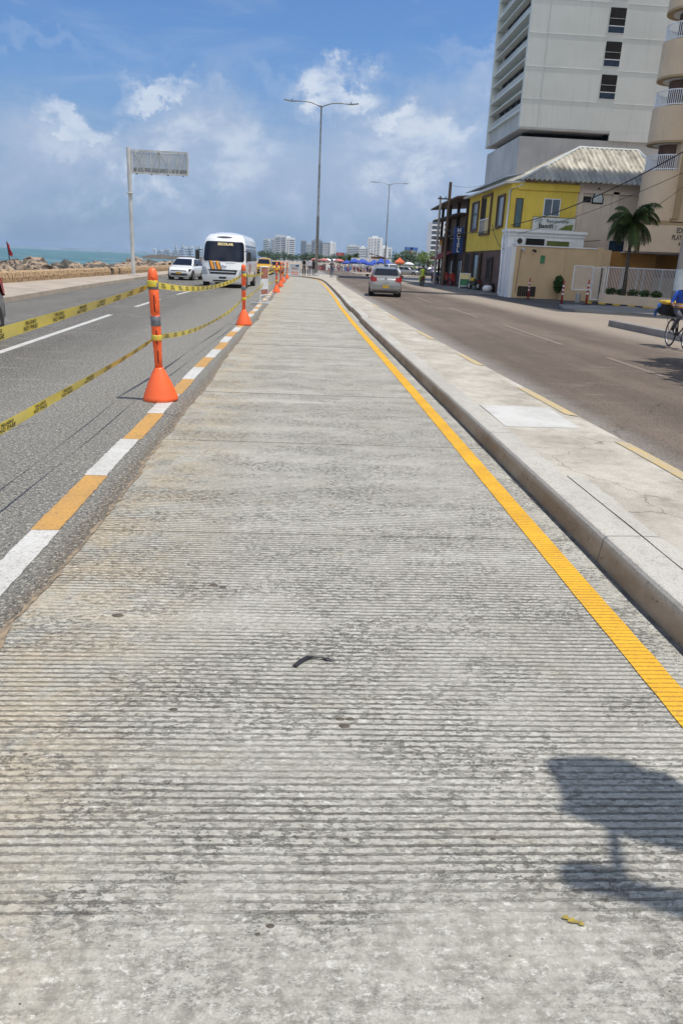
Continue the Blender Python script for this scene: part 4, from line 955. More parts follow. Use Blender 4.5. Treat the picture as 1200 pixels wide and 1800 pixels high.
def chair(label, loc, rz, mat='red_post'):
    t = thing('plastic_chair', label, 'chair', loc, rz, 'chairs outside the hotel')
    MB().box(-.23, .23, -.2, .24, .40, .43).build('seat', mat, t, bevel=.01); MB().box(-.22, .22, .22, .25, .435, .85).build('backrest', mat, t, bevel=.01)
    for sx in (-.2, .2):
        for sy in (-.17, .21): MB().tube([(sx, sy, 0), (sx*.95, sy, .41)], .018, 6).build('leg', mat, t)
for x, y, rz, sh, cp, lab in ((12.45, 72.5, 20, 'sky_shirt', 'white', 'person in bright blue shirt and white cap seated outside the hotel'), (12.85, 69.2, 160, 'red_shirt', None, 'person in orange-red shirt seated under the red awning'), (12.75, 65.9, 185, 'red_shirt', None, 'person in dark red shirt seated nearest the blue HOTEL sign')):
    chair('chair carrying the '+lab.replace('person in ', '').split(' seated')[0]+' sitter', (x, y, .13), R(rz)); person(lab, (x, y, .11), R(rz), SEAT, dict(shirt=sh, trousers='navy_cloth'), cap=cp)
person('person in lilac shirt standing behind the blue-shirted sitter', (13.3, 79.5, .13), R(60), {}, dict(shirt='lilac_shirt', sleeve='lilac_shirt', trousers='navy_cloth'))

# bicycle
def bicycle(label, loc, rz, mat='black_pl', tyre='white'):
    """front faces local -Y"""
    t = thing('bicycle', label, 'bicycle', loc, rz)
    for nm, y in (('front', -.53), ('rear', .53)):
        w_ = MB().tube([(0, y+.32*math.cos(a), .335+.32*math.sin(a)) for a in (2*math.pi*k/32 for k in range(33))], .018, 6, caps=False).build('wheel', 'tyre', t, smooth=True)
        MB().tube([(0, y+.295*math.cos(a), .335+.295*math.sin(a)) for a in (2*math.pi*k/32 for k in range(33))], .012, 6, caps=False).build('rim', 'rim', w_, smooth=True)
        mb = MB()
        for k in range(14): a = 2*math.pi*k/14; mb.tube([(0, y, .335), (0, y+.29*math.cos(a), .335+.29*math.sin(a))], .0025, 3)
        mb.build('spokes', 'rim', w_); MB().tube([(-.04, y, .335), (.04, y, .335)], .025, 8).build('hub', 'rim', w_)
    f = MB(); bb = (0, .10, .30); sc = (0, .22, .78); hd0 = (0, -.36, .80); hd1 = (0, -.40, .66); rh = (0, .53, .335)
    for a, b in ((bb, sc), (bb, hd1), (sc, hd0), (hd0, hd1)): f.tube([a, b], .018, 8)
    for s in (-1, 1): f.tube([(s*.03, bb[1], bb[2]), (s*.05, rh[1], rh[2])], .010, 6); f.tube([(s*.02, sc[1], sc[2]-.05), (s*.05, rh[1], rh[2])], .009, 6)
    f.build('frame', mat, t, smooth=True)
    f = MB()
    for s in (-1, 1): f.tube([(0, -.40, .66), (s*.045, -.42, .62), (s*.05, -.53, .335)], .013, 6)
    f.build('fork', mat, t)
    MB().tube([(-.30, -.20, 1.02), (-.20, -.32, 1.02), (0, -.36, .99), (.20, -.32, 1.02), (.30, -.20, 1.02)], .014, 8).build('handlebar', 'chrome', t, smooth=True); MB().tube([(0, -.355, .79), (0, -.35, .99)], .014, 6).build('stem', 'chrome', t)
    MB().tube([(0, .22, .78), (0, .24, .90)], .014, 6).build('seat_post', 'chrome', t); MB().box(-.07, .07, .12, .38, .895, .94).build('saddle', 'black_pl', t, bevel=.03)
    MB().tube([(.035, .10+.09*math.cos(a), .30+.09*math.sin(a)) for a in (2*math.pi*k/16 for k in range(17))], .006, 5, caps=False).build('chainring', 'chrome', t)
    for s, a in ((1, 1), (-1, -1)): MB().tube([(s*.06, .10, .30), (s*.08, .10-a*.10, .30-a*.13), (s*.15, .10-a*.10, .30-a*.13)], .011, 5).build('pedal', 'black_pl', t)
    r_ = MB().box(-.08, .08, .36, .82, .72, .735).build('rear_rack', mat, t)
    for s in (-1, 1): MB().tube([(s*.07, .75, .72), (s*.05, .53, .335)], .006, 5).build('stay', mat, r_)
    return t
BX, BY = 9.22, 18.20
bicycle('black bicycle ridden at the right edge of the photo, white front tyre', (BX, BY, .002), R(-5))
RID = dict(pelvis=(0, .22, .92), waist=(0, .20, 1.06), chest=(0, .14, 1.28), neck=(0, .10, 1.41), head0=(0, .07, 1.48), head1=(0, .05, 1.55), head2=(0, .05, 1.62), sL=(.18, .12, 1.34), eL=(.27, .02, 1.12), wL=(.27, -.18, 1.07), hL=(.27, -.24, 1.06), sR=(-.18, .12, 1.34), eR=(-.29, .08, 1.08), wR=(-.27, -.12, 1.0), hR=(-.27, -.19, 1.03),
           pL=(.10, .20, .90), kL=(.13, -.14, .62), aL=(.125, .06, .25), tL=(.125, -.06, .20), pR=(-.10, .20, .90), kR=(-.13, -.22, .80), aR=(-.125, .16, .50), tR=(-.125, .12, .42))
cy = person('person in blue shirt, orange belt and white cap riding the black bicycle at right edge', (BX, BY, .002), R(-5), RID, dict(shirt='blue_shirt', trousers='grey_trousers'), cap='white', scale=.97)
MB().lathe([(.152, .98), (.158, 1.0), (.158, 1.07), (.152, 1.09)], 16, 0, .20).build('belt', 'orange_str', cy)
t = thing('cargo_bundle', 'black bag with yellow and blue bundle strapped to the rear rack of the ridden bicycle', 'bag', (BX-.02, BY+.60, .74))
bg_ = MB().box(-.24, .22, -.2, .25, 0, .30).build('bag', 'black_cloth', t, bevel=.09); MB().box(-.26, .2, -.22, .2, .27, .36).build('cover', 'yb_yellow', t, bevel=.04)
mb = MB(); mb.tube([(-.16, .1, .30), (-.26, .1, .24), (-.31, .12, .08), (-.33, .12, -.04)], [.04, .06, .05, .02], 8); mb.build('cloth', 'sky_shirt', t, smooth=True)

def motorcycle(label, loc, rz, mat='hi_vis'):
    t = thing('motorcycle', label, 'motorcycle', loc, rz)
    for y in (-.62, .62):
        w_ = MB().tube([(0, y+.25*math.cos(a), .30+.25*math.sin(a)) for a in (2*math.pi*k/20 for k in range(21))], .05, 8, caps=False).build('wheel', 'tyre', t, smooth=True); MB().tube([(-.05, y, .30), (.05, y, .30)], .14, 12).build('rim', 'rim', w_)
    MB().box(-.13, .13, -.25, .30, .28, .62).build('engine', 'black_pl', t, bevel=.05); MB().box(-.14, .14, -.38, .1, .62, .86).build('tank', mat, t, bevel=.08)
    MB().box(-.12, .12, .1, .75, .68, .80).build('seat', 'black_pl', t, bevel=.04); MB().tube([(0, -.62, .30), (0, -.42, .95)], .035, 8).build('fork', 'chrome', t)
    MB().tube([(-.34, -.28, 1.02), (0, -.40, .98), (.34, -.28, 1.02)], .015, 6).build('handlebar', 'black_pl', t); MB().box(-.09, .09, -.58, -.46, .78, .93).build('headlight', 'clear_lens', t, bevel=.03)
    MB().box(-.1, .1, .68, .8, .6, .7).build('taillight', 'red_lens', t, bevel=.02)
    return t
motorcycle('motorcycle under the rider in yellow-green vest at the far kerb', (10.45, 67.5, .0), R(180))
MOT = dict(SEAT); MOT = {k: (v[0], v[1]+.25, v[2]+.36) for k, v in SEAT.items()}
MOT.update(wL=(.30, -.15, 1.02), hL=(.32, -.22, 1.04), wR=(-.30, -.15, 1.02), hR=(-.32, -.22, 1.04), eL=(.30, .08, 1.1), eR=(-.30, .08, 1.1), kL=(.24, -.08, .68), aL=(.22, .12, .30), tL=(.22, 0, .24), kR=(-.24, -.08, .68), aR=(-.22, .12, .30), tR=(-.22, 0, .24))
person('person in yellow-green safety vest and dark helmet riding the motorcycle', (10.45, 67.5, .0), R(180), MOT, dict(shirt='hi_vis', sleeve='black_cloth', trousers='hi_vis'), cap='black_cloth')
motorcycle('small parked motorcycle with yellow box beside the green sandwich board', (13.0-.25, 57.3, .13), R(200), 'yb_yellow')

# ============================================================ BUILDINGS (right side)
def window(par, x0, x1, y0, y1, z0, z1, glass='blue_glass', frame='white', axis='y', mull=1, fw_=.06, depth=.05, sill=False):
    """axis 'y': window in a wall facing -Y at y0; axis 'x': in a wall facing -X at x0"""
    mb = MB()
    if axis == 'y':
        mb.box(x0-fw_, x1+fw_, y0-depth, y0+.02, z1, z1+fw_); mb.box(x0-fw_, x1+fw_, y0-depth, y0+.02, z0-fw_, z0)
        mb.box(x0-fw_, x0, y0-depth, y0+.02, z0, z1); mb.box(x1, x1+fw_, y0-depth, y0+.02, z0, z1)
        for k in range(mull): xm = lerp(x0, x1, (k+1)/(mull+1)); mb.box(xm-.025, xm+.025, y0-depth, y0+.02, z0, z1)
        f = mb.build('window', frame, par); boxobj('pane', glass, f, x0, x1, y0-.018, y0+.02, z0, z1)
    else:
        mb.box(x0-depth, x0+.02, y0-fw_, y1+fw_, z1, z1+fw_); mb.box(x0-depth, x0+.02, y0-fw_, y1+fw_, z0-fw_, z0)
        mb.box(x0-depth, x0+.02, y0-fw_, y0, z0, z1); mb.box(x0-depth, x0+.02, y1, y1+fw_, z0, z1)
        for k in range(mull): ym = lerp(y0, y1, (k+1)/(mull+1)); mb.box(x0-depth, x0+.02, ym-.025, ym+.025, z0, z1)
        f = mb.build('window', frame, par); boxobj('pane', glass, f, x0-.018, x0+.02, y0, y1, z0, z1)
    return f
# --- grey tower
tw = thing('tower_block', 'tall pale grey concrete tower behind the yellow building', 'building', (0, 0, 0))
ZT = 62
mb = MB(); mb.box(23.2, 40.5, 84.6, 99.6, 15.75, ZT); mb.box(22.0, 23.2, 84.6, 85.1, 15.75, ZT); mb.box(22.0, 23.2, 99.0, 99.6, 15.75, ZT); mb.build('wall', 'tower_wall', tw)
mb = MB(); mb.box(22.25, 40.2, 84.9, 99.3, 0, 14.9); mb.build('lower_block', 'tower_low', tw)
mb = MB(); mb.box(31.6, 40.5, 84.603, 84.9, 14.9, 15.75); mb.build('wall', 'tower_wall', tw); mb = MB(); mb.box(23.2, 40, 87, 98, 14.9, 15.75); mb.build('recess', 'dark_open', tw)
boxobj('soffit', 'tower_low', tw, 22.0, 31.6, 84.62, 99.58, 15.55, 15.747)
fl_h = 2.92
for k in range(14):
    z = 15.75+1.55+k*fl_h
    boxobj('floor_slab', 'tower_wall', tw, 22.02, 23.2, 85.1, 99.0, z, z+.22)
    boxobj('parapet', 'tower_low', tw, 22.35, 22.5, 85.1, 99.0, z+.22, z+.95)
    boxobj('sun_breaker', 'tower_wall', tw, 22.02, 22.75, 85.1, 99.0, z+1.75, z+1.87)
    boxobj('glazing', 'dark_open', tw, 23.18, 23.198, 85.1, 99.0, z+.25, z+2.6)
    mb = MB()
    for q in range(5): y = 87+q*2.4; mb.box(22.8, 23.1, y, y+.9, z+.95, z+1.6)
    mb.build('air_conditioner', 'black_pl', tw)
boxobj('parapet', 'tower_low', tw, 22.35, 23.2, 85.1, 99.0, 15.76, 17.3)
for k in range(14):
    z = 18.65+k*2.94-2.94*0
    x0 = 29.95
    f = MB().box(x0, x0+1.6, 84.56, 84.598, z, z+.06).build('window', 'white', tw)
    boxobj('pane', 'blue_glass', f, x0, x0+1.6, 84.575, 84.597, z+.06, z+.62); boxobj('pane', 'dark_open', f, x0, x0+1.6, 84.57, 84.597, z+.70, z+2.25)
    boxobj('transom', 'metal_white', f, x0, x0+1.6, 84.55, 84.597, z+.62, z+.70); boxobj('transom', 'steel_grey', f, x0, x0+1.6, 84.562, 84.597, z+1.3, z+1.34)
for k in range(15): boxobj('panel_joint', 'tower_wall' if k % 3 else 'tower_low', tw, 22.0, 29.9, 84.575, 84.597, 18.3+k*2.94, 18.34+k*2.94); boxobj('panel_joint', 'white' if k % 2 else 'tower_wall', tw, 31.6, 40.5, 84.575, 84.597, 18.3+k*2.94, 18.35+k*2.94)
for x in (23.9,): boxobj('panel_joint', 'tower_low', tw, x, x+.025, 84.58, 84.592, 15.8, ZT)

# --- yellow restaurant building
yb = thing('yellow_building', 'yellow two-storey corner building with corrugated roof and a restaurant sign', 'building', (0, 0, 0))
mb = MB(); mb.box(13.2, 17.55, 51.0, 63.5, 2.9, 7.0); mb.build('upper_wall', 'yellow_wall', yb)
mb = MB(); mb.box(17.553, 23.2, 51.25, 63.3, 0, 7.15); mb.box(17.553, 17.95, 51.1, 51.25, 0, 7.15); mb.box(19.9, 20.3, 51.12, 51.25, 0, 6.7); mb.box(17.95, 23.2, 51.12, 51.25, 6.55, 6.75); mb.build('blank_wall', 'blank_wall', yb)
mb = MB(); mb.box(13.25, 17.5, 51.1, 63.4, 0, 2.897); mb.build('lower_wall', 'brown_tile', yb)
boxobj('cornice', 'yellow_wall', yb, 13.6, 17.6, 50.9, 51.0, 6.55, 6.95)
# corrugated hip roof
def corrugated(par, name, mat, A, B, Cc, D, n, amp=.05):
    """ridges run from edge AB (eave) to edge DC (ridge)"""
    A, B, Cc, D = map(Vector, (A, B, Cc, D)); nrm = (B-A).cross(D-A).normalized(); mb = MB(); r0, r1 = [], []
    for k in range(n*4+1):
        q = k/(n*4); h = nrm*amp*math.sin(q*n*2*math.pi); r0.append(A.lerp(B, q)+h); r1.append(D.lerp(Cc, q)+h)
    mb.rings([r0, [a.lerp(b, .5)-nrm*.02 for a, b in zip(r0, r1)], r1], caps=False, closed=False); return mb.build(name, mat, par)
def roof_mat():
    m, T = newmat("weathered_shaded_corrugated_roof"); o = T.obj()
    col = T.mix(T.mr(T.noise(T.vscale(o, (2.2, .35, .35)), 1.3, 6, .65), .35, .65), (.64, .60, .50), (.34, .31, .25))
    col = T.mix(T.mr(T.noise(o, .9, 6, .7), .50, .68, 0, .75), col, (.21, .20, .165))
    s = T.n('ShaderNodeSeparateXYZ', {0: o}); 
    col = T.mix(T.m('MULTIPLY', T.mr(s.outputs[2], 8.0, 7.6), .55), col, (.22, .25, .27))  # shaded band above the eave painted in as blue-grey
    finish(T, col, .75, None, spec=.3); return m
M['roof'] = roof_mat()
EZ = 7.12; RZ = 9.66
A0, B0 = (13.7, 50.45, EZ), (23.6, 50.45, EZ); Rl, Rr_ = (18.4, 54.4, RZ), (22.4, 54.4, RZ-.0)
mb = MB(); lo_, mi_, hi_ = [], [], []
sl = Vector((0, Rl[1]-A0[1], RZ-EZ)); nr = Vector((0, -sl.z, sl.y)).normalized()
for k in range(30*8+1):
    x = lerp(13.7, 23.6, k/240); q = max(0, min(1, (x-13.7)/(18.4-13.7), (23.6-x)/(23.6-22.4))); hh = nr*(.055*math.sin(k/8*2*math.pi))
    st_ = .03*((k//56) % 2)
    lo_.append(Vector((x, A0[1], EZ))+hh); mi_.append(Vector((x, A0[1], EZ))+sl*min(q, .52)+hh); hi_.append(Vector((x, A0[1], EZ))+sl*q+hh+nr*.02*(q > .52))
mb.rings([lo_, mi_, hi_], caps=False, closed=False); rf = mb.build('roof', 'roof', yb)
corrugated(rf, 'roof_slope', 'roof', (13.7, 64.2, EZ), A0, Rl, (18.4, 60, RZ), 50, .04)
mb = MB(); mb.face([(23.6, 50.45, EZ), (23.6, 64.2, EZ), (22.4, 60, RZ), Rr_]); mb.face([(13.7, 64.2, EZ), (18.4, 60, RZ), (22.4, 60, RZ), (23.6, 64.2, EZ)]); mb.build('roof_slope', 'roof', rf)
MB().tube([A0, Rl], .09, 6).build('hip_cap', 'frost', rf); MB().tube([Rl, Rr_], .09, 6).build('ridge_cap', 'frost', rf); MB().tube([Rr_, B0], .09, 6).build('hip_cap', 'frost', rf)
boxobj('roof_sheet', 'frost', rf, 0, 0.01, 0, .01, 0, .01) if False else None
mb = MB(); mb.rings([[(12.75, y, 6.86), (12.75, y, 6.98), (14.0, y, 7.09), (14.0, y, 6.97)] for y in (50.9, 57, 64.0)]); mb.build('eave', 'steel_grey', yb)
mb = MB(); mb.rings([[(12.9, y, 7.30+.0), (12.9, y, 7.36), (14.1, y, 7.62), (14.1, y, 7.56)] for y in (51.6, 64.0)]); mb.build('eave', 'frost', yb)
MB().tube([(13.9, 50.9, 6.85), (13.12, 50.93, 6.5), (13.08, 50.93, 3.9), (12.82, 50.5, 3.6), (12.82, 49.9, .3)], .055, 8).build('drainpipe', 'metal_white', yb, smooth=True)
window(yb, 15.45, 16.42, 51.0, 0, 5.1, 6.05, 'blue_glass', 'white', mull=1)
window(yb, 13.62, 13.98, 51.0, 0, 4.35, 5.98, 'teal_glass', 'brown_wood', mull=0)
for (y0, y1, z0, z1, g, fr_) in ((59.9, 61.9, 4.45, 6.35, 'curtain_glass', 'brown_wood'), (52.3, 53.9, 4.45, 6.25, 'curtain_glass', 'brown_wood')): window(yb, 13.2, 0, y0, y1, z0, z1, g, fr_, 'x', 0, .12, .12)
fr_ = window(yb, 13.2, 0, 55.9, 58.6, 4.1, 6.55, 'yellow_wall', 'brown_wood', 'x', 0, .15, .14)
mb = MB(); 
for k in range(9): mb.box(13.02, 13.05, 56+k*.32, 56.03+k*.32, 4.15, 5.0)
mb.box(13.0, 13.07, 55.9, 58.6, 5.0, 5.06); mb.build('balcony_rail', 'metal_white', yb)
boxobj('balcony_opening', 'dark_open', yb, 13.175, 13.19, 57.5, 58.6, 4.1, 6.5)
window(yb, 13.25, 0, 54.2, 55.4, .95, 2.3, 'curtain_glass', 'dark_wood', 'x', 1, .15, .12)
boxobj('doorway', 'dark_open', yb, 13.14, 13.248, 57.6, 63.2, .13, 2.7); boxobj('glass_door', 'teal_glass', yb, 13.11, 13.138, 58.3, 59.3, .15, 2.6)
for y in (57.6, 60.4, 63.2): boxobj('post', 'brown_wood', yb, 13.0, 13.14, y-.1, y+.1, .13, 2.85)
# arched window and wooden hatch in the blank wall
ax = thing('dummy', '', '') if False else None
mb = MB(); arch = [(-.3, 0), (.3, 0), (.3, .25), (.2, .55), (0, .85), (-.2, .55), (-.3, .25)]
mb.rings([[(18.95+x*1.25, 51.24, 5.95+z*1.15) for x, z in arch], [(18.95+x*1.25, 51.19, 5.95+z*1.15) for x, z in arch]]); aw = mb.build('arched_window', 'dark_open', yb)
mb = MB(); mb.rings([[(18.95+x, 51.185, 6.03+z*.95) for x, z in arch], [(18.95+x, 51.17, 6.03+z*.95) for x, z in arch]]); mb.build('pane', 'frost', aw)
mb = MB(); mb.box(17.98, 18.5, 51.19, 51.25, 6.02, 6.36); mb.build('grille_window', 'dark_open', yb)
MB().tube([(17.95, 51.2, 6.4), (18.24, 51.18, 6.75), (18.53, 51.2, 6.4)], .03, 6).build('window_hood', 'blank_wall', yb)
boxobj('low_window', 'blue_glass', yb, 20.1, 21.6, 51.1, 51.24, 3.1, 3.75)
# sign
sg = boxobj('restaurant_sign', 'sign_white', yb, 14.75, 17.5, 50.72, 50.85, 4.18, 4.95, bevel=.01)
mb = MB(); mb.box(14.72, 17.53, 50.73, 50.86, 4.14, 4.18); mb.box(14.72, 17.53, 50.73, 50.86, 4.95, 4.98); mb.build('sign_frame', 'dark_wood', sg)
lettering('Restaurante', .27, 'navy_cloth', sg, frame_m((16.35, 50.712, 4.74), (1, 0, 0), (0, 0, 1)), .004, 1.1)
lettering('Bannit', .36, 'ink', sg, frame_m((15.62, 50.712, 4.43), (1, 0, 0), (0, 0, 1)), .014, 1.05); lettering('y', .34, 'galv', sg, frame_m((16.28, 50.712, 4.43), (1, 0, 0), (0, 0, 1)), .008)
MB().tube([(14.88, 50.7, 4.62), (15.0, 50.7, 4.8), (15.1, 50.7, 4.74), (15.25, 50.7, 4.85), (15.35, 50.7, 4.78), (15.22, 50.7, 4.68), (15.12, 50.7, 4.6)], .012, 5).build('emblem', 'navy_cloth', sg)
mb = MB(); mb.face([(16.45, 50.71, 4.25), (17.35, 50.71, 4.22), (17.42, 50.71, 4.6), (16.9, 50.71, 4.5)]); mb.build('emblem', 'olive', sg)
# white annex
an = thing('white_annex', 'white single-storey annex with dark and green windows below the restaurant sign', 'building', (0, 0, 0))
mb = MB(); mb.box(12.95, 17.85, 49.6, 50.95, 0, 3.95); mb.build('wall', 'white_wall', an)
mb = MB(); mb.box(12.85, 17.95, 49.45, 50.93, 3.95, 4.12); mb.box(12.9, 17.9, 49.52, 50.94, 3.75, 3.82); mb.build('cornice', 'white_wall', an)
window(an, 14.1, 15.3, 49.6, 0, 3.0, 3.6, 'dark_open', 'white', mull=0); window(an, 15.45, 16.9, 49.6, 0, 3.0, 3.5, 'olive', 'white', mull=0)
ac = boxobj('air_conditioner', 'white', an, 13.35, 13.95, 49.25, 49.598, 3.2, 3.62, bevel=.02); MB().tube([(13.62, 49.248, 3.41), (13.62, 49.235, 3.41)], .17, 14).build('fan_grille', 'black_pl', ac)
boxobj('side_door', 'white_wall', an, 12.93, 12.949, 49.7, 50.8, .1, 2.2)
# tan boundary wall
tn = thing('boundary_wall', 'tall plain tan boundary wall with a low grated vent, in front of the white annex', 'wall', (0, 0, 0))
mb = MB(); mb.box(13.25, 19.3, 48.5, 48.75, 0, 3.1); mb.build('wall', 'tan_wall', tn); boxobj('side_wall', 'white_wall', tn, 12.98, 13.25, 48.5, 49.45, 0, 3.05)
mb = MB(); mb.box(13.2, 18.4, 48.44, 48.8, 3.1, 3.17); mb.build('coping', 'white_wall', tn)
boxobj('pilaster', 'tan_wall', tn, 18.35, 18.75, 48.42, 48.5, 0, 3.25); boxobj('pilaster', 'tan_wall', tn, 16.4, 16.46, 48.46, 48.5, 0, 3.1)
vt = boxobj('vent_grate', 'dark_open', tn, 13.62, 14.75, 48.45, 48.5, .12, .72); mb = MB()
for k in range(8): mb.box(13.7+k*.14, 13.74+k*.14, 48.43, 48.45, .12, .72)
mb.build('bars', 'brown_wood', vt)
boxobj('meter_box', 'green_paint', tn, 14.85, 15.1, 48.42, 48.5, 2.15, 2.6, bevel=.01)
for x, z in ((13.6, 2.95), (14.3, 2.9)): mb = MB(); mb.tube([(x, 48.49, z), (x+.03, 48.25, z-.04), (x+.05, 48.1, z-.08)], [.05, .07, .09], 8); mb.build('wall_lamp', 'frost' if x < 14 else 'black_pl', tn)
MB().tube([(13.55, 48.47, 2.9), (13.5, 48.47, 1.2), (13.45, 48.47, .3)], .015, 5).build('cable', 'rust', tn)
boxobj('planter_box', 'tan_wall', tn, 16.2, 18.2, 47.6, 48.42, 0, .62, bevel=.01)
boxobj('wall_extension', 'orange_wall', tn, 19.32, 22.5, 49.1, 49.3, 0, 3.05)
# --- hotel
ht_ = thing('hotel_building', 'dark wooden two-storey hotel with open roof terrace beyond the yellow building', 'building', (0, 0, 0))
mb = MB(); mb.box(13.35, 22, 63.6, 75.2, 2.7, 4.1); mb.box(13.35, 22, 63.6, 75.2, .1, 2.7); mb.build('wall', 'dark_wood', ht_)
boxobj('upper_wall', 'brown_wood', ht_, 13.3, 13.6, 64.4, 72.5, 4.3, 5.7); boxobj('back_wall', 'dark_wood', ht_, 16, 16.3, 63.6, 75, 4.1, 5.6)
mb = MB()
for y in (63.7, 67.5, 71.3, 75): mb.box(13.1, 13.3, y, y+.22, .1, 6.9)
mb.build('posts', 'dark_wood', ht_) if False else mb.bm.free()
for y in (63.7, 67.5, 71.3, 75): boxobj('post', 'dark_wood', ht_, 13.05, 13.28, y, y+.22, .12, 6.9)
mb = MB(); mb.rings([[(12.2, y, z), (12.2, y, z+.12), (17.5, y, z+.6), (17.5, y, z+.48)] for y, z in ((63.65, 6.95), (70, 6.9), (76.5, 6.75))]); mb.build('roof', 'brown_wood', ht_)
boxobj('balcony_floor', 'dark_wood', ht_, 12.5, 13.3, 63.65, 75.4, 4.1, 4.25); boxobj('balcony_floor', 'dark_wood', ht_, 12.4, 13.3, 63.65, 76, 5.7, 5.85)
for y in (65.2, 69.4, 73.2):
    for sy in (0, .9): boxobj('door', 'curtain_glass' if y > 65.3 or True else '', ht_, 13.32, 13.345, y+sy, y+sy+.5, .2, 2.2)
boxobj('poster', 'orange_wall', ht_, 12.95, 13.03, 73.3, 74.7, 2.6, 4.2); boxobj('poster', 'frost', ht_, 12.93, 12.949, 73.5, 74.3, 2.8, 3.6)
aw_ = MB(); aw_.rings([[(13.05, y, 3.0), (11.9, y, 2.35), (11.9, y, 2.28), (13.05, y, 2.93)] for y in (67.8, 73.0)]); aw_.build('awning', 'red_cloth', ht_)
hs = boxobj('hotel_sign', 'blue_board', ht_, 12.25, 13.0, 63.9, 64.05, 2.75, 4.75, bevel=.01)
for k, ch in enumerate('HOTEL'): lettering(ch, .44, 'letters_w', hs, frame_m((12.63, 63.885, 4.50-k*.375), (1, 0, 0), (0, 0, 1)), .014)
# --- beige apartment building with curved balconies
ed = thing('apartment_building', 'beige apartment block with rounded balconies and EDIFICIO lettering at the right edge', 'building', (0, 0, 0))
GX = 22.0
mb = MB(); mb.box(22.0, 38, 47.2, 49.5, 4.85, 52); mb.box(36, 50, 49.4, 66, 0, 52); mb.build('wall', 'beige_wall', ed)
mb = MB(); mb.box(25.6, 40, 31.0, 47.197, 0, 46); mb.build('wing', 'beige_wall', ed)  # unseen wing added, sized for the shade it throws on the road
mb = MB(); mb.box(22.05, 22.5, 47.0, 47.2, 5.0, 50); mb.build('pilaster', 'beige_trim', ed); boxobj('downpipe', 'beige_wall', ed, 21.98, 22.05, 46.98, 47.19, 5.0, 50)
def arc(r, a0, a1, n, cx, cy): return [(cx+r*math.cos(a0+(a1-a0)*k/n), cy+r*math.sin(a0+(a1-a0)*k/n)) for k in range(n+1)]
BCX, BCY, BR_ = 22.0, 48.5, 1.4
def drum(r): return [(GX+.02, BCY-r)]+arc(r, -math.pi/2, -math.pi*1.5, 18, BCX, BCY)+[(GX+.02, BCY+r)]
zl = [(4.75, 7.65)]+[(9.15+k*3.42, 11.1+k*3.42) for k in range(8)]
for k, (z0, z1) in enumerate(zl):
    P = drum(BR_); mb = MB(); mb.prism(P, z0+.12, z1)
    bb = mb.build('balcony', 'beige_wall', ed)
    mb = MB(); mb.prism(drum(BR_+.03), z0, z0+.117); mb.build('rim_band', 'beige_trim', bb)
    mb = MB(); mb.prism(drum(BR_-.35), z0-.02, z0-.003); mb.build('soffit', 'white', bb)
    rl = MB(); pr = drum(BR_-.10)[:-1]
    rl.tube([(x, y, z1+.85) for x, y in pr], .035, 6); rl.tube([(x, y, z1+.10) for x, y in pr], .03, 6)
    for (x, y) in pr[1:]: rl.tube([(x, y, z1), (x, y, z1+.85)], .022, 5)
    mid = [((a[0]+b[0])/2, (a[1]+b[1])/2) for a, b in zip(pr[1:], pr[2:])]
    for (x, y) in mid: rl.tube([(x, y, z1), (x, y, z1+.85)], .022, 5)
    rl.build('railing', 'metal_white', bb)
    mb = MB(); mb.prism(drum(BR_-.7), z1+.003, zl[k+1][0]-.025 if k+1 < len(zl) else z1+1.3); mb.build('loggia', 'brown_tile', bb)
    window(ed, 22.85, 24.2, 47.2, 0, z1-.2, z1+1.3, 'teal_glass', 'beige_trim', mull=1)
# entrance canopy
mb = MB(); cv = [(19.55+3.8*(k/12)**1.0, 46.9-1.2*math.sin(math.pi*k/24)) for k in range(13)]
mb.prism(cv+[(26, 45.7), (26, 48.5), (20.0, 48.5)], 3.05, 4.55); cn = mb.build('canopy', 'beige_wall', ed)
boxobj('beam', 'beige_trim', ed, 21.0, 26, 46.6, 48.4, 4.55, 4.75)
mb = MB(); mb.box(20.1, 22.9, 47.4, 51, 4.56, 5.0); mb.build('slab', 'brown_tile', ed)
def on_canopy(x0, z0): 
    def f(v):
        x = x0+v.x*.56; return Vector((x, 46.9-1.2*math.sin(math.pi/2*min(1, (x-19.55)/3.8))-.02, z0+v.y))
    return f
for tx_, x0_, z0_, sz_ in (('EDIFICIO', 22.42, 4.27, .42), ('PLAYA BLANCA', 22.60, 3.88, .42), ('# 40-44', 22.45, 3.55, .30)): lettering(tx_, sz_, 'black_pl', cn, None, .006, 1.0, fn=on_canopy(x0_, z0_))
boxobj('column', 'white_wall', ed, 24.9, 25.2, 46.0, 46.4, 0, 3.05)
boxobj('lobby_wall', 'orange_wall', ed, 21.6, 26, 50.5, 50.8, 0, 3.05); boxobj('lobby_wall', 'dark_open', ed, 20.2, 21.6, 50.2, 50.4, 0, 3.05); boxobj('ceiling', 'white', ed, 20.1, 26, 46.8, 51, 2.98, 3.045)
boxobj('lobby_back', 'tan_wall', ed, 20.2, 26, 49.7, 49.9, 0, 1.6)

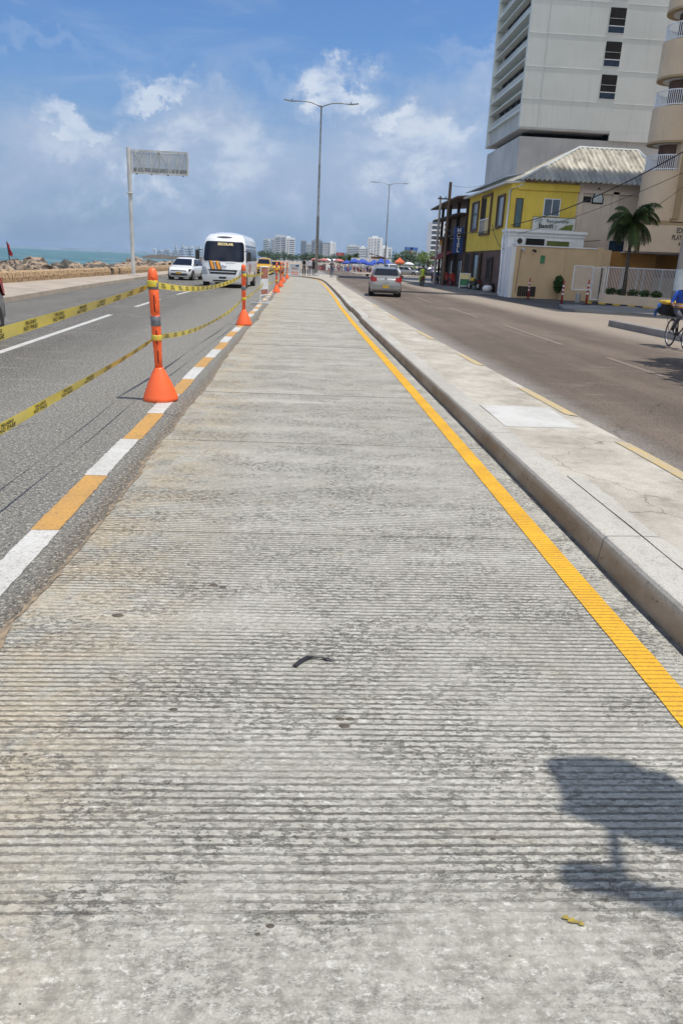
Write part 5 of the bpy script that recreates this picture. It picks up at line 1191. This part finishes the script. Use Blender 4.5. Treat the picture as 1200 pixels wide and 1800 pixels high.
# fence with gates
fe = thing('entrance_fence', 'long white barred fence with gates in front of the beige apartment building', 'fence', (0, 0, 0))
FY = 45.3
def fence_panel(nm, x0, x1, y0, y1, z0, z1, nb, st=.025):
    mb = MB(); 
    for q in (0, 1): mb.box(-st, st, -st, st, z0, z1, Matrix.Translation((lerp(x0, x1, q), lerp(y0, y1, q), 0)))
    mb.tube([(x0, y0, z1), (x1, y1, z1)], st*1.2, 6); mb.tube([(x0, y0, z0), (x1, y1, z0)], st*1.2, 6); fr = mb.build(nm, 'metal_white', fe)
    mb = MB()
    for k in range(1, nb): q = k/nb; mb.tube([(lerp(x0, x1, q), lerp(y0, y1, q), z0), (lerp(x0, x1, q), lerp(y0, y1, q), z1)], (.009 if x0 < 17.9 else .014), 4)
    mb.build('bars', 'metal_white', fr)
fence_panel('fence_panel', 15.95, 17.1, FY, FY, .72, 2.05, 18)
fence_panel('gate', 17.13, 17.62, FY, FY, .2, 2.0, 9)
fence_panel('fence_panel', 17.62, 17.85, FY, FY, .2, 2.05, 4)
x = 18.0
for k, wd in enumerate((.85, .95, .3, 1.1, 1.05, 1.1, 1.1)):
    fence_panel('gate' if k < 2 else 'fence_panel', x, x+wd, FY+.0, FY, .2, 2.06, int(wd/.085)); x += wd+.02
# ============================================================ FORECOURT THINGS
def clump(mb, c, r, n, size, seed=0, sq=(1, 1, 1)):
    rr = random.Random(seed)
    for _ in range(n):
        d = Vector((rr.gauss(0, 1), rr.gauss(0, 1), rr.gauss(0, 1))).normalized()*(rr.random()**.4)
        p = Vector(c)+Vector((d.x*r*sq[0], d.y*r*sq[1], d.z*r*sq[2])); u = Vector((rr.gauss(0, 1), rr.gauss(0, 1), rr.gauss(0, 1))).normalized(); v = u.orthogonal().normalized(); s = size*rr.uniform(.6, 1.3)
        mb.face([p-u*s, p+v*s*.45, p+u*s, p-v*s*.45])
pl = thing('planter', 'long low beige planter with a yellow and black striped kerb at the palm foot', 'planter', (0, 0, 0))
PP = [(16.2, 41.6), (16.35, 41.1), (18.2, 37.6), (18.9, 37.9), (17.2, 42.2), (16.5, 42.4)]
MB().prism(PP, .10, .62).build('planter_wall', 'beige_wall', pl, bevel=.02)
for k in range(9):
    q0, q1 = k/9, (k+1)/9; a = Vector((15.7, 42.2)).lerp(Vector((17.6, 38.1)), q0*1.0); b = Vector((15.7, 42.2)).lerp(Vector((17.6, 38.1)), q1)
    MB().prism([(a.x, a.y), (b.x, b.y), (b.x+.14, b.y+.05), (a.x+.14, a.y+.05)], .1, .18).build('striped_kerb', 'yb_yellow' if k % 2 == 0 else 'black_pl', pl)
for i, (x, y, s) in enumerate(((16.8, 41.5, .26), (17.15, 41.0, .22), (17.5, 40.2, .25), (17.8, 39.5, .22), (18.15, 38.9, .22))):
    mb = MB(); clump(mb, (0, 0, .18), s, 240, .07, i, (1.3, 1.3, .8)); o = mb.build('shrub', 'shrub', recalc=False, loc=(x, y, .6)); tag(o, 'low dark green shrub in the beige planter around the palm', 'shrub', 'shrubs in the planter')
def frond(mb, base, az, el0, L, droop, rr, lw=.30):
    p = Vector(base); d = Vector((math.cos(az)*math.cos(el0), math.sin(az)*math.cos(el0), math.sin(el0))); n = 12; pts = [p.copy()]
    for k in range(n):
        d = (d+Vector((0, 0, -droop*(.4+k/n)))).normalized(); p = p+d*L/n; pts.append(p.copy())
    mb.tube(pts, [.022*(1-k/(n+2)) for k in range(n+1)], 4)
    side = Vector((-math.sin(az), math.cos(az), 0))
    for k in range(2, n*8):
        q = k/(n*8); i = min(int(q*n), n-1); c = pts[i].lerp(pts[i+1], q*n-i); dd = (pts[i+1]-pts[i]).normalized(); ln = lw*(math.sin(math.pi*min(1, q*1.05+.05))**.6+.15)
        for s in (-1, 1):
            tip = c+side*s*ln*rr.uniform(.55, .9)+dd*ln*.6+Vector((0, 0, -ln*rr.uniform(.45, .95))); m = (c+tip)/2+Vector((0, 0, ln*.12)); wv = dd*.0085*(1+lw)
            mb.face([c-wv, m-wv*1.1, tip, m+wv*1.1, c+wv])
def palm(label, loc, h, lean, nf, L, seed, name='palm_tree', group=None, skirt=0, lw=.30, r0=.13):
    rr = random.Random(seed); t = thing(name, label, 'palm tree', loc, 0, group)
    tp = [Vector((lean[0]*q*q, lean[1]*q*q, h*q)) for q in (0, .25, .5, .75, 1)]
    MB().tube(tp, [r0, r0*.8, r0*.72, r0*.7, r0*.85], 10).build('trunk', 'bark', t, smooth=True)
    mb = MB(); top = tp[-1]
    for k in range(nf): frond(mb, top+Vector((0, 0, .05)), k*2.4+rr.uniform(-.3, .3), R(rr.uniform(5, 72)) if k > nf*.35 else R(rr.uniform(-25, 15)), L*rr.uniform(.8, 1.1), rr.uniform(.16, .30), rr, lw)
    mb.build('crown', 'palm_leaf', t, recalc=False)
    if skirt:
        mb = MB()
        for k in range(skirt): frond(mb, top+Vector((0, 0, -.1)), R(rr.uniform(-70, 30)), R(-30), L*.95, .40, rr, lw*.5)
        mb.build('dead_fronds', 'dead_leaf', t, recalc=False)
    return t
palm('palm tree with drooping fronds and a dead brown frond, in the beige planter', (17.0, 40.3, .5), 3.75, (-.10, 0), 27, 1.75, 3, skirt=6, lw=.40, r0=.12)
def rw_post(label, loc, rz=0):
    t = thing('striped_post', label, 'delineator post', loc, 0, 'red and white posts on the forecourt')
    MB().lathe([(.22, 0), (.22, .04), (.06, .07)], 14).build('foot', 'black_pl', t); MB().lathe([(.055, .05), (.05, 1.05), (.035, 1.10), (.035, 1.22), (.02, 1.25)], 12).build('tube', 'red_post', t, smooth=True)
    for z in (.52, .72, .92): MB().lathe([(.056, z), (.060, z+.01), (.060, z+.075), (.056, z+.085)], 12).build('white_band', 'letters_w', t)
    return t
r1 = rw_post('red and white post in front of the grated vent of the tan wall', (13.75, 46.5, 0)); 
for x, y, lab in ((13.95, 40.9, 'red and white post standing left of the fence gate'), (14.55, 38.9, 'red and white post on the raised kerb in front of the fence')): q = copy_tree(r1); q.location = (x, y, .12 if y < 40 else .0); q['label'] = lab
mb = MB(); clump(mb, (0, 0, .35), .40, 500, .12, 11, (.8, .8, 1.3)); tag(mb.build('bush', 'shrub', recalc=False, loc=(16.0, 47.9, .6)), 'yellowish green bush in the box at the foot of the tan wall', 'bush')
boxobj('x', 'white', None, 0, 0, 0, 0, 0, 0) if False else None
t = thing('concrete_bollard', 'short dark concrete bollard beside the fence gate', 'bollard', (16.3, 45.0, 0)); MB().lathe([(.16, 0), (.17, .5), (.12, .56)], 10).build('bollard', 'conc_pole', t)
# utility pole at the right edge
up_ = thing('utility_pole', 'thick concrete utility pole pasted with faded paper, rising at the right edge', 'utility pole', (16.62, 33.6, .1))
MB().lathe([(.24, 0), (.16, 10.5)], 14).build('pole', 'conc_pole', up_, smooth=True); MB().lathe([(.236, 1.0), (.232, 1.9)], 14).build('paper', 'frost', up_)
MB().box(-.9, .9, -.06, .06, 9.6, 9.72).build('crossarm', 'galv', up_)
# hotel utility poles
hp = thing('utility_pole', 'dark wooden utility pole with crossarm in front of the hotel', 'utility pole', (12.1, 66.6, .13))
MB().lathe([(.17, 0), (.12, 8.2)], 10).build('pole', 'brown_wood', hp); MB().box(-.95, .75, -.06, .06, 6.85, 6.95).build('crossarm', 'black_pl', hp)
for x in (-.8, -.3, .6): MB().lathe([(.03, 6.95), (.05, 7.0), (.03, 7.1)], 8, x, 0).build('insulator', 'brown_tile', hp)
hp2 = thing('utility_pole', 'second thinner utility pole just left of the crossarm pole by the hotel', 'utility pole', (12.0, 70.3, .13)); MB().lathe([(.13, 0), (.09, 7.4)], 10).build('pole', 'conc_pole', hp2)
def wire(a, b, sag, r_, label, extra=None):
    a, b = Vector(a), Vector(b); mb = MB(); mb.tube([a.lerp(b, k/24)-Vector((0, 0, sag*4*(k/24)*(1-k/24)))-a for k in range(25)], r_, 5, caps=False); tag(mb.build('power_cable', 'black_pl', loc=a), label, 'cable')
wire((16.9, 33.6, 7.35), (13.2, 52.2, 4.35), .55, .028, 'thick black power cable sagging in front of the corrugated roof and the yellow wall')
wire((13.2, 52.2, 4.35), (12.1, 66.6, 4.6), .30, .025, 'black cable running along the yellow street facade to the hotel pole')
wire((17.1, 33.6, 6.45), (13.15, 51.0, 3.7), .35, .013, 'thin cable below the thick one, crossing the restaurant sign')
wire((17.4, 33.6, 6.6), (19.9, 51.1, 4.5), .5, .012, 'thin cable falling from the right-edge pole to the blank wall')
wire((12.85, 50.4, 4.0), (19.4, 50.9, 3.75), .30, .02, 'slack black cable hanging along the annex cornice')
wire((12.9, 54.0, 4.55), (12.85, 49.9, 2.9), .35, .018, 'loose black cable drooping from the yellow facade to the white annex')
wire((12.1, 66.6, 8.1), (22.2, 86, 12.0), .8, .012, 'thin cable from the top of the hotel pole towards the grey tower')
# A-board, bag
t = thing('sandwich_board', 'white framed sandwich board with a green menu poster outside the yellow building', 'sign board', (12.45, 59.2, .13), R(-8))
for s, an_ in ((-1, R(13)), (1, R(-13))):
    mt = Matrix.Translation((0, 0, 1.15)) @ Matrix.Rotation(an_, 4, 'X')
    mb = MB(); mb.box(-.42, -.36, -.02, .02, -1.16, 0, mt); mb.box(.36, .42, -.02, .02, -1.16, 0, mt); mb.box(-.36, .36, -.02, .02, -.06, 0, mt); mb.box(-.36, .36, -.02, .02, -1.0, -.94, mt); f = mb.build('frame', 'white', t)
    MB().box(-.36, .36, -.012, .012, -.45, -.06, mt).build('poster', 'cream_text', f); MB().box(-.36, .36, -.012, .012, -.94, -.45, mt).build('poster', 'green_paint', f)
t = thing('rubbish_sack', 'white and dark filled sack lying against the brown wall by the annex corner', 'sack', (12.75, 52.9, .13)); mb = MB(); mb.ball((0, 0, .25), .36, 10, .7); o = mb.build('sack', 'white', t, smooth=True); mb = MB(); mb.ball((.35, .3, .33), .32, 10, 1.0); mb.build('sack', 'shrub' if False else 'black_cloth', t, smooth=True)

# ============================================================ DISTANCE: beach, trees, skyline
def tent(label, x, y, w_, d_, h, mat, grp):
    t = thing('market_tent', label, 'tent', (x, y, 0), R(rnd.uniform(-12, 12)), grp)
    mb = MB(); mb.rings([[(-w_/2, -d_/2, h*.72), (w_/2, -d_/2, h*.72), (w_/2, d_/2, h*.72), (-w_/2, d_/2, h*.72)], [(-.1, -.1, h), (.1, -.1, h), (.1, .1, h), (-.1, .1, h)]], caps=False)
    mb.rings([[(-w_/2, -d_/2, h*.60+rnd.uniform(0, .1)), (w_/2, -d_/2, h*.62)], [(-w_/2, -d_/2, h*.72), (w_/2, -d_/2, h*.72)]], caps=False, closed=False); mb.build('canopy', mat, t, recalc=False)
    for sx in (-1, 1):
        for sy in (-1, 1): MB().tube([(sx*w_/2, sy*d_/2, 0), (sx*w_/2, sy*d_/2, h*.72)], .04, 5).build('pole', 'steel_grey', t)
for k in range(9): x = 9.3+k*1.0; tent('blue beach tent in the row behind the silver hatchback', x+rnd.uniform(-.3, .3), 163+rnd.uniform(-3, 3), 1.9, 2.6, rnd.uniform(2.0, 2.6)+(.4 if k > 5 else 0), 'blue_cloth', 'blue tents on the beach')
tent('large orange tent right of the white pickup', 18.9, 152, 1.9, 2.4, 3.0, 'orange_cloth', None)
for x, y, m_ in ((4.6, 165, 'pink_cloth'), (5.6, 172, 'white'), (7.4, 158, 'pink_cloth'), (7.0, 172, 'white'), (21.8, 160, 'white'), (3.0, 178, 'pink_cloth'), (8.2, 180, 'pink_cloth')):
    t = thing('beach_umbrella', 'small '+('faded red' if m_ == 'pink_cloth' else 'white')+' umbrella among the people on the far beach', 'umbrella', (x, y, 0), 0, 'umbrellas on the far beach')
    mb = MB(); mb.lathe([(1.25, 1.75), (.9, 2.05), (.4, 2.25), (.03, 2.32)], 10); mb.build('canopy', m_, t, smooth=True); MB().tube([(0, 0, 0), (0, 0, 2.3)], .03, 5).build('pole', 'steel_grey', t)
# crowd on the beach as one mass
mb = MB(); cm = ['white_shirt', 'red_shirt', 'navy_cloth', 'sky_shirt', 'black_cloth', 'beige_cloth', 'skin', 'pink_cloth']
for k in range(170):
    x, y = rnd.uniform(2, 19), rnd.uniform(150, 190); mb.mi = rnd.choice((0, 0, 1, 2, 3, 4, 5, 7)); h = rnd.uniform(.4, .95)
    a = rnd.uniform(0, 3); mt = Matrix.Translation((x, y, 0)) @ Matrix.Rotation(a, 4, 'Z')
    mb.rings([[mt @ Vector((.2*c*s_, .13*s2*s_, z)) for c, s2 in ((1, 0), (.7, .7), (0, 1), (-.7, .7), (-1, 0), (-.7, -.7), (0, -1), (.7, -.7))] for s_, z in ((.6, 0), (.8, h*.5), (1.1, h*.95), (.4, h*1.1))]); mb.mi = 6; mb.ball((x, y, h*1.1+.12), .11, 6)
tag(mb.build('beach_crowd', cm, recalc=True), 'crowd of bathers and vendors on the far beach', 'crowd', kind='stuff')
def far_tree(label, loc, h, r_, seed, mat='tree_leaf', grp=None, n=420, name='tree'):
    t = thing(name, label, 'tree', loc, 0, grp); rr = random.Random(seed)
    tr = MB(); tr.tube([(0, 0, 0), (.1, 0, h*.4), (0, .1, h*.7)], [h*.035, h*.028, h*.015], 7)
    cs = []
    for k in range(6): c = Vector((rr.uniform(-.6, .6)*r_, rr.uniform(-.6, .6)*r_, h*rr.uniform(.5, .88))); cs.append(c); tr.tube([(0, 0, h*.35), c*.6+Vector((0, 0, h*.15)), c], [h*.018, h*.012, h*.005], 5)
    tr.build('trunk', 'bark2', t)
    mb = MB()
    for i, c in enumerate(cs): clump(mb, c, r_*rr.uniform(.35, .6), n//6, r_*.12, seed*10+i, (1, 1, .75))
    mb.build('crown', mat, t, recalc=False); return t
for k in range(22): y = 640+rnd.uniform(-30, 60); far_tree('dark green tree of the line below the far left apartment towers', (y*(-.050+k*.0055), y, 0), rnd.uniform(5, 8), rnd.uniform(5, 8), k, grp='trees below the skyline', n=240)
for k in range(14): y = 420+rnd.uniform(-20, 60); far_tree('green tree of the line below the roadside hoarding', (y*(.125+k*.0062), y, 0), rnd.uniform(7, 10), rnd.uniform(4.5, 7), 40+k, grp='trees below the hoarding', n=240)
for x, y, h, sd_, lab in ((9.9, 205, 2.6, 21, 'small palm at the left end of the blue tents'), (12.6, 210, 3.0, 22, 'fuller dark palm above the blue tents'), (14.3, 214, 3.3, 23, 'palm just right of the fuller palm above the blue tents'), (23.5, 98, 4.6, 24, 'shaggy palm by the seated people, left of the hotel'), (17.6, 97, 3.6, 25, 'dry palm beneath the white balcony tower'), (19.4, 103, 4.4, 26, 'grey-green palm between the tower and the hotel wall')):
    palm(lab, (x, y, 0), h, (.3, 0), 18, 1.5, sd_, group=None, lw=.5, r0=.13)
for k in range(7): x = 15.6+k*1.5; mb = MB(); clump(mb, (0, 0, .8), .8, 260, .16, 70+k); tag(mb.build('bush', 'bright_leaf', recalc=False, loc=(x+2, 140+rnd.uniform(-4, 4)+k*1, 0)), 'bright yellow-green bush beyond the parked cars', 'bush', 'bushes beyond the parked cars')
far_tree('bushy green tree behind the motorcycle rider', (21.4, 133, 0), 4.2, 2.0, 91, 'bright_leaf')
# pale kiosk roofs
t = thing('beach_kiosk', 'low white beach kiosk with thatch-brown lean roof behind the blue tents', 'kiosk', (19.2, 200, 0)); MB().box(-6.5, 2.6, 0, 4, 0, 2.9).build('wall', 'white', t); mb = MB(); mb.rings([[(-1.8, -1, 3.9), (-1.8, 5, 4.1), (-1.8, 5, 4.3), (-1.8, -1, 4.1)], [(2.8, -1, 2.9), (2.8, 5, 3.1), (2.8, 5, 3.3), (2.8, -1, 3.1)]]); mb.build('roof', 'brown_wood', t); MB().box(-1.5, 2, 1, 3, 2.91, 3.4).build('upper_wall', 'orange_wall', t)
def billboard(label, loc, w_, h, z, mats):
    t = thing('billboard', label, 'billboard', loc); MB().tube([(0, .3, 0), (0, .3, z)], w_*.035, 8).build('post', 'galv', t); p = MB().box(-w_/2, w_/2, -.15, .15, z, z+h).build('panel', mats[0], t)
    for (m_, a, b, c, d) in mats[1]: MB().box(-w_/2+a*w_, -w_/2+b*w_, -.20, -.155, z+c*h, z+d*h).build('print', m_, p)
billboard('roadside hoarding with blue top and white lower half above the parked cars', (58, 420, 0), 7.4, 4.6, 6.4, ('frost', [('sky_shirt', .02, .98, .62, .98), ('pink_cloth', .35, .6, .2, .6), ('black_cloth', .82, .9, .2, .6), ('black_cloth', .45, .6, .7, .95)]))
billboard('small red hoarding seen far off right of the lamp post', (19.2*1.4, 400*1.4, 0), 5.6, 2.0, 6.2, ('red_post', [('pink_cloth', .2, .8, .3, .7)]))
# skyline
def facade(nm, label, x0, x1, y, h, floors, wall, band, depth=20, split=(), grp='apartment towers of the far skyline', roofbox=None, rz=0, base=-.1, frac=(.04, .96)):
    cx = (x0+x1)/2; w_ = x1-x0; t = thing(nm, label, 'building', (cx, y, 0), rz, grp)
    MB().box(-w_/2, w_/2, 0, depth, base, h).build('wall', wall, t); fh = h/floors; first = None
    cols_ = [frac] if not split else split
    for a, b in cols_:
        mb = MB(); mb.box(-w_/2+a*w_, -w_/2+b*w_, -.25, -.01, 0, fh*.45); f0 = mb.build('window_band', band, t, loc=(0, 0, fh*.4))
        for k in range(1, floors-1): c = f0.copy(); C.objects.link(c); c.location.z = fh*(k+.4)
    if roofbox: MB().box(-w_/2+roofbox[0]*w_, -w_/2+roofbox[1]*w_, 2, depth-4, h+.01, h+roofbox[2]).build('roof_house', wall, t)
    return t
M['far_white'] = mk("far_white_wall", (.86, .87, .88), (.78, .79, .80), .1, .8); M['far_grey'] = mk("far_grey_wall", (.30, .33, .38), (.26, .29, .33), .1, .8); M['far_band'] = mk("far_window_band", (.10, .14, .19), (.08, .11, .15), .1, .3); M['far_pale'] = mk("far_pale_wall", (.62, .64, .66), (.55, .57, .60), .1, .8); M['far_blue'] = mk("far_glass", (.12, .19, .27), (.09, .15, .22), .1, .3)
K = 2.0
Y7 = 700*K
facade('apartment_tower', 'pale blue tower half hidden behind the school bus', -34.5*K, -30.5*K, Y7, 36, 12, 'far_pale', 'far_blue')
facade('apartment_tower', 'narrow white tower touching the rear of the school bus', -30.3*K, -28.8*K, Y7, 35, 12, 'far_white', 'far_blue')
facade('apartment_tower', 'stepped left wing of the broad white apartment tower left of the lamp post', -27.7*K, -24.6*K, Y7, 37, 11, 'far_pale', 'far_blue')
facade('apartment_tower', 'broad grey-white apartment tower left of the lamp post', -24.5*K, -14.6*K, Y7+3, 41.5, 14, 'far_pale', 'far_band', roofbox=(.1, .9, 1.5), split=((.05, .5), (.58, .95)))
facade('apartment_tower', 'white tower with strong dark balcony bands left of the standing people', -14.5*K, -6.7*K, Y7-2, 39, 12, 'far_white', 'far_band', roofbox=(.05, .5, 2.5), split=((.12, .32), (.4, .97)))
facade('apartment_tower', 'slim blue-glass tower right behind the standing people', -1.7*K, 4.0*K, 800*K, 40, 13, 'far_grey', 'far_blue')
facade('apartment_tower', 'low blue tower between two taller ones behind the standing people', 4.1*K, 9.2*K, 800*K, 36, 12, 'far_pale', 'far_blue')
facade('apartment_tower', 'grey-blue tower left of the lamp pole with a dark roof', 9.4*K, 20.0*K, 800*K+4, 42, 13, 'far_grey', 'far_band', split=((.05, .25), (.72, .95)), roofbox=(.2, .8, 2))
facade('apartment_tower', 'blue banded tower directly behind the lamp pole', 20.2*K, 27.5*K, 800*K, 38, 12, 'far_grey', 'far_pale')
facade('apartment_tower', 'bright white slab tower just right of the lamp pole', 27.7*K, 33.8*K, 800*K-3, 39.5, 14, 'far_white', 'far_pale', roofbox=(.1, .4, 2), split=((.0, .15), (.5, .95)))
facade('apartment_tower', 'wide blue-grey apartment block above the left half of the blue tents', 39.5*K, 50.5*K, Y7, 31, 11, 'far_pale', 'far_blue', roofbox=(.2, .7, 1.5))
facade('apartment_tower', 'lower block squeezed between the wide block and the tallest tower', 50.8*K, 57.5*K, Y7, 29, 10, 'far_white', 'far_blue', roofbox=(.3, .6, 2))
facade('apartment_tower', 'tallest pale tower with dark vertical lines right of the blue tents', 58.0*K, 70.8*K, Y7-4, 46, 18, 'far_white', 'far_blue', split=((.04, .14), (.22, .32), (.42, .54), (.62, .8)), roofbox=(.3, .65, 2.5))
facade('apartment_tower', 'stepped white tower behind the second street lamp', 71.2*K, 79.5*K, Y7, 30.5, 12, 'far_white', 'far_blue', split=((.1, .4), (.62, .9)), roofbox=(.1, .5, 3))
for k in range(22):
    px_ = -470+k*8+rnd.uniform(-2, 2); facade('distant_tower', 'pale blue tower of the faint skyline across the bay', px_*1.3, px_*1.3+rnd.uniform(6, 11), 3300, (rnd.uniform(20, 44) if k > 7 else rnd.uniform(14, 26)), 4, 'far_pale' if k % 3 else 'far_white', 'far_band', 12, grp='towers across the bay')
mb = MB(); rg = []
for i in range(60): x = -3300+i*58; h = 10+7*noise.noise(Vector((i*.3, 1, 0)))+9*noise.noise(Vector((i*.07, 8, 0))); rg.append([(x, 4300, -1.6), (x, 4330, max(2, h)), (x, 4500, -1.6)])
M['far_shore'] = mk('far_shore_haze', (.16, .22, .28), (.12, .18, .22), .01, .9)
mb.rings(rg); struct('far_shore', mb, 'far_shore')
mb = MB(); mb.face([(-640, 3250, -1.2), (-380, 3250, -1.2), (-380, 3600, -1.2), (-700, 3600, -1.2)]); struct('far_land', mb, 'far_shore')
# white balcony tower far right
wt = thing('balcony_tower', 'white high-rise with rows of dark balconies above the hotel awning', 'building', (54.2, 330, 0))
MB().box(0, 4.6, 0, 14, 0, 19.6).build('wall', 'far_white', wt); MB().box(4.61, 8.5, 1, 14, 0, 19.0).build('wall', 'far_white', wt); MB().box(1.2, 3.6, 2, 6, 19.61, 21.0).build('roof_house', 'far_pale', wt)
for k in range(9):
    z = 1.9+k*1.98; MB().box(-.7, 3.0, -1.0, -.02, z, z+.55).build('balcony', 'far_white', wt); MB().box(-.5, 2.9, -.3, -.01, z+.56, z+1.9).build('opening', 'far_band', wt); MB().box(4.75, 7.6, .6, .98, z+.3, z+1.2).build('opening', 'far_band', wt)
# ------------------------------------------------------------ debris on the lane
t = thing('rubber_strip', 'torn strip of black rubber lying on the grooved concrete', 'rubber scrap', (.095, 2.83, .014))
import math as _m
mb = MB(); mb.tube([(-.085, -.035, .006), (-.06, .0, .012), (-.03, .03, .018), (0, .04, .012), (.03, .035, .010), (.055, .025, .012), (.09, .012, .006)], [.010, .012, .013, .005, .004, .008, .002], 6)
for v in mb.bm.verts: v.co += Vector((noise.noise(v.co*60)*.006, noise.noise(v.co*60+Vector((5, 0, 0)))*.006, 0)); v.co.z = max(.001, v.co.z*.55)
mb.build('strip', 'black_pl', t)
t = thing('dry_leaf', 'small crumpled yellow leaf on the concrete near the shadow', 'leaf', (.754, 1.50, .014)); mb = MB(); rr = random.Random(5)
for k in range(7): x, y = -.02+k*.0065, .010-k*.003+rr.uniform(-.004, .004); mb.face([(x, y, .001), (x+.012, y+rr.uniform(.002, .008), .005), (x+.016, y-rr.uniform(.003, .009), .002), (x+.003, y-.005, .003)])
M['dry_leaf'] = mk('dry_yellow_leaf', (.42, .30, .04), (.25, .19, .05), 60, .8)
mb.build('leaf', 'dry_leaf', t, recalc=False)
M['clod'] = mk("dried_mud", (.07, .055, .04), (.12, .10, .08), 40, .95, .003, 80)
for x, y, s in ((-.832, 3.252, .030), (-.42, 3.62, .026), (-.37, 3.60, .022), (.185, 2.42, .018), (.225, 2.42, .018), (.20, 2.375, .022), (-.445, 2.474, .018), (-.039, 1.495, .012), (-.07, 1.47, .008), (.173, 1.801, .010), (.62, 1.80, .009), (-.62, 2.05, .008), (.40, 2.95, .010), (-.9, 2.2, .009)):
    mb = MB(); rg = []
    for q, z in ((1, 0), (.8, .25), (.4, .38)): rg.append([(s*q*(1+.3*noise.noise(Vector((k, x*9, 0))))*math.cos(k*.7), s*.6*q*math.sin(k*.7), s*z*.5) for k in range(9)])
    mb.rings(rg); tag(mb.build('mud_clod', 'clod', loc=(x, y, .012)), 'small dark mud clod stuck on the grooved concrete', 'mud clod', 'mud clods on the concrete lane')
# unseen tree added beyond the right edge to shade the road
ft = far_tree('leafy tree added out of view to shade the road at right', (10.9, 12.9, 0), 6.2, 3.1, 200, 'shrub', n=1800)

# ------------------------------------------------------------ haze
mb = MB(); mb.box(-9500, 9500, -300, 9800, -3, 75); hz = tag(mb.build('haze', 'white'), kind='stuff')
m, T = newmat('haze_air'); pv = T.n('ShaderNodeVolumePrincipled', {'Color': (.55, .74, 1.0), 'Density': .00007, 'Anisotropy': 0.0}); T.n('ShaderNodeOutputMaterial', {'Volume': pv.outputs[0]})
hz.data.materials.clear(); hz.data.materials.append(m)
